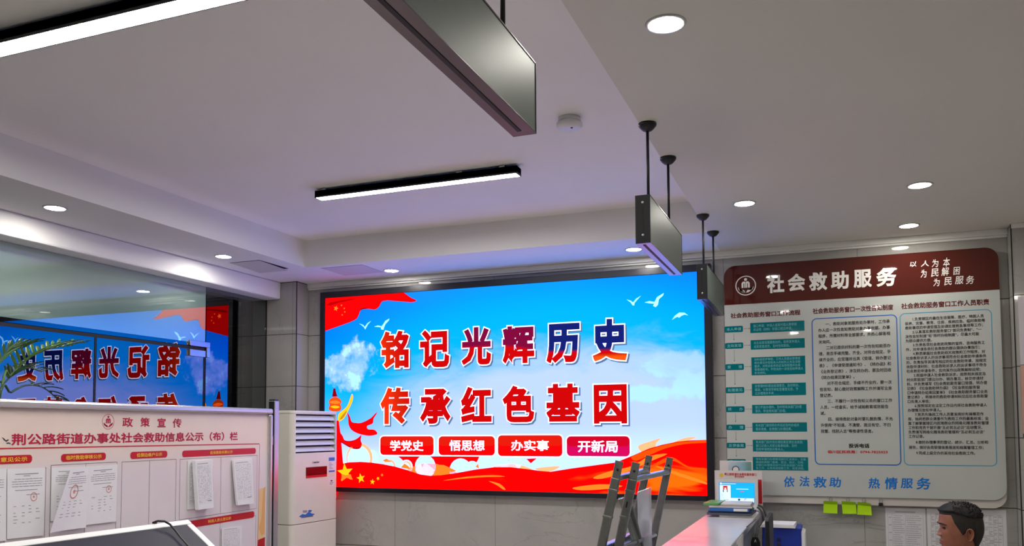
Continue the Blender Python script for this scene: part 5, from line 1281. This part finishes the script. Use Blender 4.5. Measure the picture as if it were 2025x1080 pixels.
# ------------------------------------------------------------------ the seated man
MX, MY, MTOP = 0.560, 4.50, 1.239
FACE = math.atan2(-0.04, -1.0)                        # he looks along -x, a little towards the viewer
def skin_material():
    k = Nodes('skin'); b = k.bsdf
    s, x, y, z = k.xyz('Object')
    nz = k.noise(s, 30, 3)
    k.set(b.inputs['Base Color'], k.ramp(nz, [(0.3, rgb(150, 94, 70)), (0.7, rgb(166, 106, 80))]))
    b.inputs['Roughness'].default_value = 0.45; b.inputs['Subsurface Weight'].default_value = 0.08; b.inputs['Subsurface Scale'].default_value = 0.01
    return k.m
SKIN = skin_material()
HAIR = pbr('black hair', (22, 20, 22), 0.55, vary=0.3, vscale=60, bump=0.18, bscale=260)
FADE = pbr('short cropped hair', (34, 29, 27), 0.7, vary=0.25, vscale=120, bump=0.3, bscale=260)
CLOTH = pbr('dark jacket', (34, 35, 38), 0.85, vary=0.15, vscale=40, bump=0.2, bscale=220)
TROUS = pbr('dark trousers', (40, 42, 50), 0.85, vary=0.1)
LV = [(-0.012, 0.015, -0.020, 0.018), (-0.018, 0.048, -0.050, 0.042), (-0.032, 0.074, -0.078, 0.060), (-0.052, 0.088, -0.094, 0.069), (-0.078, 0.094, -0.102, 0.074),
      (-0.100, 0.095, -0.105, 0.0755), (-0.122, 0.090, -0.106, 0.0755), (-0.145, 0.088, -0.103, 0.074), (-0.165, 0.088, -0.096, 0.071), (-0.190, 0.089, -0.084, 0.066),
      (-0.212, 0.087, -0.072, 0.058), (-0.230, 0.078, -0.064, 0.048), (-0.241, 0.056, -0.062, 0.046), (-0.258, 0.034, -0.066, 0.050), (-0.290, 0.030, -0.070, 0.054),
      (-0.325, 0.034, -0.078, 0.062), (-0.348, 0.044, -0.092, 0.110), (-0.372, 0.070, -0.108, 0.178), (-0.410, 0.092, -0.122, 0.212), (-0.480, 0.108, -0.126, 0.210),
      (-0.580, 0.112, -0.118, 0.190), (-0.680, 0.112, -0.108, 0.170), (-0.760, 0.112, -0.106, 0.172), (-0.800, 0.090, -0.100, 0.160)]
def lv(z):
    for i in range(len(LV) - 1):
        if LV[i][0] >= z >= LV[i + 1][0]:
            a, p, q, d = LV[max(i - 1, 0)], LV[i], LV[i + 1], LV[min(i + 2, len(LV) - 1)]
            h = q[0] - p[0]; t = (z - p[0]) / h
            out = []
            for j in (1, 2, 3):
                m0 = (q[j] - a[j]) / (q[0] - a[0]) * h if a is not p else (q[j] - p[j]); m1 = (d[j] - p[j]) / (d[0] - p[0]) * h if d is not q else (q[j] - p[j])
                out.append((2 * t ** 3 - 3 * t * t + 1) * p[j] + (t ** 3 - 2 * t * t + t) * m0 + (-2 * t ** 3 + 3 * t * t) * q[j] + (t ** 3 - t * t) * m1)
            return out
    return list(LV[-1][1:])
def gs(v, m, s): return math.exp(-((v - m) / s) ** 2)
def body_pt(z, w, grow=0.0):
    xf, xb, hw = lv(z)
    c, s = math.cos(w), math.sin(w)
    e = 0.86
    cc = math.copysign(abs(c) ** e, c); ss = math.copysign(abs(s) ** e, s)
    x0 = -0.012; x = x0 + (xf - x0) * cc if c >= 0 else x0 + (x0 - xb) * cc
    y = hw * ss
    if c > 0 and z > -0.26:
        f = 0.0
        t = min(1.0, max(0.0, (-0.114 - z) / 0.041))            # nose bridge to tip
        if z > -0.166: f += (0.003 + 0.0175 * t ** 1.3) * gs(y, 0, 0.010 + 0.004 * t) * (1.0 if z > -0.158 else max(0, 1 - (-0.158 - z) / 0.008))
        f += 0.008 * (gs(y, 0.014, 0.007) + gs(y, -0.014, 0.007)) * gs(z, -0.156, 0.007)
        f += 0.0055 * gs(z, -0.100, 0.008) * (gs(y, 0.028, 0.022) + gs(y, -0.028, 0.022))
        f -= 0.0085 * gs(z, -0.121, 0.009) * (gs(y, 0.032, 0.014) + gs(y, -0.032, 0.014))
        f -= 0.004 * gs(z, -0.114, 0.009) * gs(y, 0, 0.012)
        f += 0.0045 * gs(z, -0.146, 0.016) * (gs(y, 0.042, 0.018) + gs(y, -0.042, 0.018))
        f += 0.0085 * gs(z, -0.1835, 0.0055) * gs(y, 0, 0.020) + 0.0085 * gs(z, -0.1965, 0.0055) * gs(y, 0, 0.018)
        f -= 0.0035 * gs(z, -0.1895, 0.0025) * gs(y, 0, 0.022)
        f -= 0.0035 * gs(z, -0.206, 0.005) * gs(y, 0, 0.02)
        f += 0.004 * gs(z, -0.222, 0.010) * gs(y, 0, 0.018)
        x += f
    if z > -0.26: x = x0 + (x - x0) * (0.94 if x > x0 else 0.89)
    if grow:
        n = Vector((c / max(0.03, xf), s / max(0.03, hw), 0)).normalized()
        x += n.x * grow; y += n.y * grow
    return (x, y, z)
man = thing('person', 'seated man with short black hair and dark jacket looking left', 'person', (MX, MY, 0), FACE)
NSEG = 96
ang = []
for i in range(NSEG):                                  # denser towards the face
    u = -1 + 2 * i / NSEG; ang.append(math.pi * (0.45 * u + 0.55 * u * abs(u)) if True else 0)
zs = []
z = -0.0125
while z > -0.255: zs.append(z); z -= 0.0028
while z > -0.80: zs.append(z); z -= 0.012
b = B()
vs = [Vector(body_pt(q, w)) + Vector((0, 0, MTOP)) for q in zs for w in ang]
fs = [(j * NSEG + i, (j + 1) * NSEG + i, (j + 1) * NSEG + (i + 1) % NSEG, j * NSEG + (i + 1) % NSEG) for j in range(len(zs) - 1) for i in range(NSEG)]
fs += [tuple(range(NSEG)), tuple(range((len(zs) - 1) * NSEG, len(zs) * NSEG))[::-1]]
b.add(vs, fs, SKIN, True)
SH = MTOP - 0.40
def limb(b, P, R, mat, n=14): b.tube(P, R, mat, n)
ARM = {s: [Vector((-0.01, s * 0.19, SH)), Vector((0.03, s * 0.235, SH - 0.15)), Vector((0.08, s * 0.235, SH - 0.27)), Vector((0.20, s * 0.19, SH - 0.235 + 0.02)), Vector((0.31, s * 0.12, 0.785))] for s in (-1, 1)}
for s in (-1, 1):                                      # forearms and hands resting on the desk
    A = ARM[s]
    limb(b, A, [0.055, 0.048, 0.043, 0.038, 0.026], SKIN)
    h = A[-1]; d = Vector((0.95, -s * 0.3, 0)).normalized(); sd = Vector((-d.y, d.x, 0))
    limb(b, [h, h + d * 0.04 + Vector((0, 0, 0.002)), h + d * 0.085], [0.026, 0.034, 0.032], SKIN)
    for k, (o, ln) in enumerate(((-0.028, 0.062), (-0.010, 0.074), (0.010, 0.078), (0.028, 0.068))):
        p = h + d * 0.08 + sd * o; limb(b, [p, p + d * ln * 0.5 + Vector((0, 0, 0.008)), p + d * ln * 0.8 + Vector((0, 0, -0.002)), p + d * ln + Vector((0, 0, -0.012))], [0.0095, 0.009, 0.008, 0.006], SKIN, 8)
    p = h + d * 0.03 - sd * s * -0.03; limb(b, [p, p + d * 0.03 + sd * s * 0.025, p + d * 0.055 + sd * s * 0.03], [0.011, 0.010, 0.007], SKIN, 8)
HIP = MTOP - 0.77
LEG = {s: [Vector((-0.02, s * 0.09, HIP)), Vector((0.20, s * 0.10, HIP + 0.01)), Vector((0.40, s * 0.11, HIP + 0.01)), Vector((0.39, s * 0.11, 0.28)), Vector((0.37, s * 0.11, 0.07))] for s in (-1, 1)}
for s in (-1, 1):
    limb(b, LEG[s], [0.085, 0.078, 0.058, 0.052, 0.036], SKIN)
    limb(b, [Vector((0.33, s * 0.11, 0.045)), Vector((0.42, s * 0.115, 0.04)), Vector((0.53, s * 0.125, 0.03))], [0.036, 0.042, 0.030], SKIN)
bd = b.obj('body', man, local=True)
# hair: long top swept forward over a short fade
def hair(z_line, grow, mat, name, taper, tufts=0):
    b = B(); vs, fs = [], []
    HN = 256; hang = [math.pi * (-1 + 2 * (i + 0.5) / HN) for i in range(HN)]
    zz = [-0.0125 - 0.0014 * i for i in range(156)]
    keep = []
    for q in zz:
        for w in hang:
            base = body_pt(q, w); zl = z_line(base)
            t = min(1.0, max(0.0, (q - zl + 0.004) / taper)); t = t * t * (3 - 2 * t)
            g = -0.003 + (grow(q, w, base) + 0.003) * t            # dips under the skin at its lower edge
            p = body_pt(q, w, g); up = max(0.0, 0.013 * (1 - min(1, (-q - 0.0125) / 0.045)))
            vs.append(Vector((p[0], p[1], q + (up if g > 0.003 else 0) + MTOP))); keep.append(zl - 0.012 < q)
    for j in range(len(zz) - 1):
        for i in range(HN):
            f = (j * HN + i, (j + 1) * HN + i, (j + 1) * HN + (i + 1) % HN, j * HN + (i + 1) % HN)
            if sum(keep[k] for k in f) >= 3: fs.append(f)
    fs.append(tuple(range(HN)))
    for _ in range(tufts):                             # short loose locks
        j = int(len(zz) * 0.30 * rh.random()); i = rh.randrange(HN); p = vs[j * HN + i]
        if not keep[j * HN + i] or p.x > 0.04: continue
        o = Vector((p.x + 0.01, p.y, (p.z - MTOP) + 0.09)).normalized(); d = (o * 0.75 + Vector((0.5, 0, 0.25)) if p.x > -0.05 else o + Vector((-0.1, 0, 0.5))).normalized()
        ln = 0.003 + 0.006 * rh.random(); b.tube([p - o * 0.002, p + d * ln * 0.6, p + d * ln + Vector((0, 0, -0.001))], [0.0016, 0.0011, 0.0002], mat, 5)
    b.add(vs, fs, mat, True); return b.obj(name, man, local=True)
def line_full(p):                                      # lower edge of all hair
    x = p[0]
    if x > 0.046: return -0.056
    if x > 0.034: return -0.056 - 0.036 * (0.046 - x) / 0.012
    if x > 0.000: return -0.092 - 0.058 * (0.034 - x) / 0.034
    if x > -0.022: return -0.150 + 0.028 * (0.000 - x) / 0.022
    if x > -0.052: return -0.122 - 0.075 * (-0.022 - x) / 0.030
    return -0.205
def line_top(p):
    x = p[0]; return -0.053 if x > 0.03 else -0.056 - 0.020 * min(1, (0.03 - x) / 0.08)
rh = random.Random(5)
tuft = [rh.random() for _ in range(NSEG)]
hair(line_full, lambda q, w, p: 0.0028 + (0.003 if p[0] < -0.05 else 0), FADE, 'cropped_hair', 0.007)
hair(line_top, lambda q, w, p: 0.007 + 0.008 * max(0, math.cos(w)) * gs(q, -0.045, 0.022) + 0.004 * tuft[int((w + math.pi) / (2 * math.pi) * NSEG) % NSEG] * (0.6 if p[0] < -0.04 else 0.2), HAIR, 'hair', 0.018, 1100)
# ears, eyes, brows, lips
for s in (-1, 1):
    b = B(); P = []
    c = Vector((-0.026, s * 0.0745, MTOP - 0.146))
    n1, n2 = 9, 16; vs = []
    for j in range(n1):                                # concave shell with a raised rim
        r = j / (n1 - 1)
        for i in range(n2):
            w = 2 * math.pi * i / n2
            rx = 0.0165 * (1.0 + 0.18 * math.sin(w)); rz = 0.031
            lift = 0.010 * r ** 1.5 + 0.006 * math.exp(-((r - 0.9) / 0.12) ** 2) - 0.003
            back = -0.010 * r * (1 if math.cos(w) < 0 else 0.15)
            vs.append(c + Vector((rx * r * math.cos(w) - 0.002 * math.sin(w), s * (lift + 0.010 * r * max(0, -math.cos(w))), rz * r * math.sin(w))))
    m = len(vs)
    vs += [c + Vector((0.0175 * 1.0 * math.cos(2 * math.pi * i / n2) * 0.75, -s * 0.004, 0.028 * math.sin(2 * math.pi * i / n2))) for i in range(n2)]
    fs = [(j * n2 + i, j * n2 + (i + 1) % n2, (j + 1) * n2 + (i + 1) % n2, (j + 1) * n2 + i) for j in range(n1 - 1) for i in range(n2)]
    fs += [((n1 - 1) * n2 + i, (n1 - 1) * n2 + (i + 1) % n2, m + (i + 1) % n2, m + i) for i in range(n2)]
    if s < 0: fs = [f[::-1] for f in fs]
    b.add(vs, fs, SKIN, True); b.obj('ear', man, local=True)
    b = B(); ce = Vector((0.0735, s * 0.0315, MTOP - 0.1215))
    vs, fs = [], []
    for j in range(7):
        a = math.pi * j / 6
        for i in range(12):
            w = 2 * math.pi * i / 12; vs.append(ce + Vector((0.0095 * math.sin(a) * math.cos(w), 0.0125 * math.cos(a), 0.0040 * math.sin(a) * math.sin(w))))
    fs = [(j * 12 + i, j * 12 + (i + 1) % 12, (j + 1) * 12 + (i + 1) % 12, (j + 1) * 12 + i) for j in range(6) for i in range(12)]
    b.add(vs, fs, pbr('eye dark', (46, 34, 30), 0.2), True); b.obj('eye', man, local=True)
    b = B(); pt_ = []
    for k in range(9):
        y = 0.013 + 0.042 * k / 8; zb2 = -0.1035 + 0.005 * math.sin(math.pi * k / 8) - 0.003 * (k / 8) ** 2
        w = math.asin(min(0.95, (y / lv(zb2)[2]))) ; w = math.asin(min(0.98, (y / lv(zb2)[2]) ** (1 / 0.86)))
        q = body_pt(zb2, s * w, 0.0008); pt_.append(Vector((q[0], q[1], zb2 + MTOP)))
    b.tube(pt_, [0.0012, 0.0030, 0.0036, 0.0036, 0.0034, 0.0030, 0.0026, 0.002, 0.001], HAIR, 6); b.obj('eyebrow', man, local=True)
b = B(); lip = ink('lips', (150, 84, 76), 0.4)
for zc, hgt in ((-0.1845, 0.0036), (-0.1955, 0.0042)):
    vs = []
    for k in range(11):
        y = -0.022 + 0.044 * k / 10
        for e in (-1, 0, 1):
            zq = zc + e * hgt * math.sqrt(max(0.02, 1 - (y / 0.023) ** 2)); w = math.asin((abs(y) / lv(zq)[2]) ** (1 / 0.86)) * (1 if y > 0 else -1)
            q = body_pt(zq, w, 0.0007); vs.append((q[0] + 0.0004, q[1], zq + MTOP))
    b.add(vs, [(3 * k + e, 3 * k + 3 + e, 3 * k + 4 + e, 3 * k + 1 + e) for k in range(10) for e in (0, 1)], lip, True)
b.obj('lips', man, local=True)
# clothes
b = B(); zj = [-0.318 - 0.012 * i for i in range(41)]; ws = [2 * math.pi * i / 48 for i in range(48)]
vs = [Vector(body_pt(q, w, 0.012)) + Vector((0, 0, MTOP)) for q in zj for w in ws]
b.add(vs, [(j * 48 + i, (j + 1) * 48 + i, (j + 1) * 48 + (i + 1) % 48, j * 48 + (i + 1) % 48) for j in range(40) for i in range(48)], CLOTH, True)
for s in (-1, 1): b.tube(ARM[s][:-1] + [ARM[s][-1] - (ARM[s][-1] - ARM[s][-2]) * 0.15], [0.070, 0.062, 0.058, 0.050, 0.040], CLOTH, 16)
jk = b.obj('jacket', man, local=True)
b = B(); zc_ = [-0.248, -0.262, -0.285, -0.310, -0.335]; gr = [0.030, 0.024, 0.018, 0.016, 0.016]; vs = []
for q, g in zip(zc_, gr):
    for w in ws:
        qq = q - 0.045 * max(0, math.cos(w)) - 0.006 * (1 - abs(math.cos(w))); p = body_pt(max(-0.36, qq), w, g); vs.append(Vector((p[0], p[1], qq + MTOP)))
fs = [(j * 48 + i, (j + 1) * 48 + i, (j + 1) * 48 + (i + 1) % 48, j * 48 + (i + 1) % 48) for j in range(4) for i in range(48) if not (i in (0, 47))]
b.add(vs, fs, CLOTH, True); cl = b.obj('collar', man, local=True); cl.modifiers.new('thick', 'SOLIDIFY').thickness = 0.004
b = B()
for s in (-1, 1): b.tube(LEG[s], [0.098, 0.092, 0.072, 0.066, 0.058], TROUS, 16)
b.lathe([(0.10, HIP - 0.06), (0.16, HIP - 0.02), (0.17, HIP + 0.05), (0.15, HIP + 0.10)], (0, 0, 0), TROUS, 24); b.obj('trousers', man, local=True)
b = B()
for s in (-1, 1): b.tube([Vector((0.30, s * 0.11, 0.05)), Vector((0.42, s * 0.115, 0.047)), Vector((0.54, s * 0.125, 0.036)), Vector((0.57, s * 0.127, 0.03))], [0.042, 0.050, 0.040, 0.022], BLACK, 14)
b.obj('shoes', man, local=True)
ch = thing('office_chair', 'dark office chair under the seated man', 'chair', (MX, MY, 0), FACE)
b = B(); b.box(-0.24, 0.22, -0.23, 0.23, HIP - 0.19, HIP - 0.115, CLOTH); b.obj('seat', ch, local=True, bevel=0.03)
b = B(); b.box(-0.30, -0.25, -0.20, 0.20, HIP - 0.02, HIP + 0.34, CLOTH); b.box(-0.29, -0.26, -0.03, 0.03, HIP - 0.14, HIP, BLACK); b.obj('backrest', ch, local=True, bevel=0.015)
b = B(); b.tube([(0, 0, 0.08), (0, 0, HIP - 0.16)], 0.028, BLACK); b.obj('gas_post', ch, local=True)
for k in range(5):
    w = 2 * math.pi * k / 5 + 0.5; b = B(); b.bar((0, 0, 0.09), (0.28 * math.cos(w), 0.28 * math.sin(w), 0.07), 0.045, 0.03, BLACK); lg = b.obj('leg', ch, local=True)
    b = B(); b.lathe([(0.028, 0.012), (0.028, -0.012)], (0.28 * math.cos(w), 0.28 * math.sin(w), 0.029), BLACK, 14, 'y'); b.obj('caster', lg, local=True)
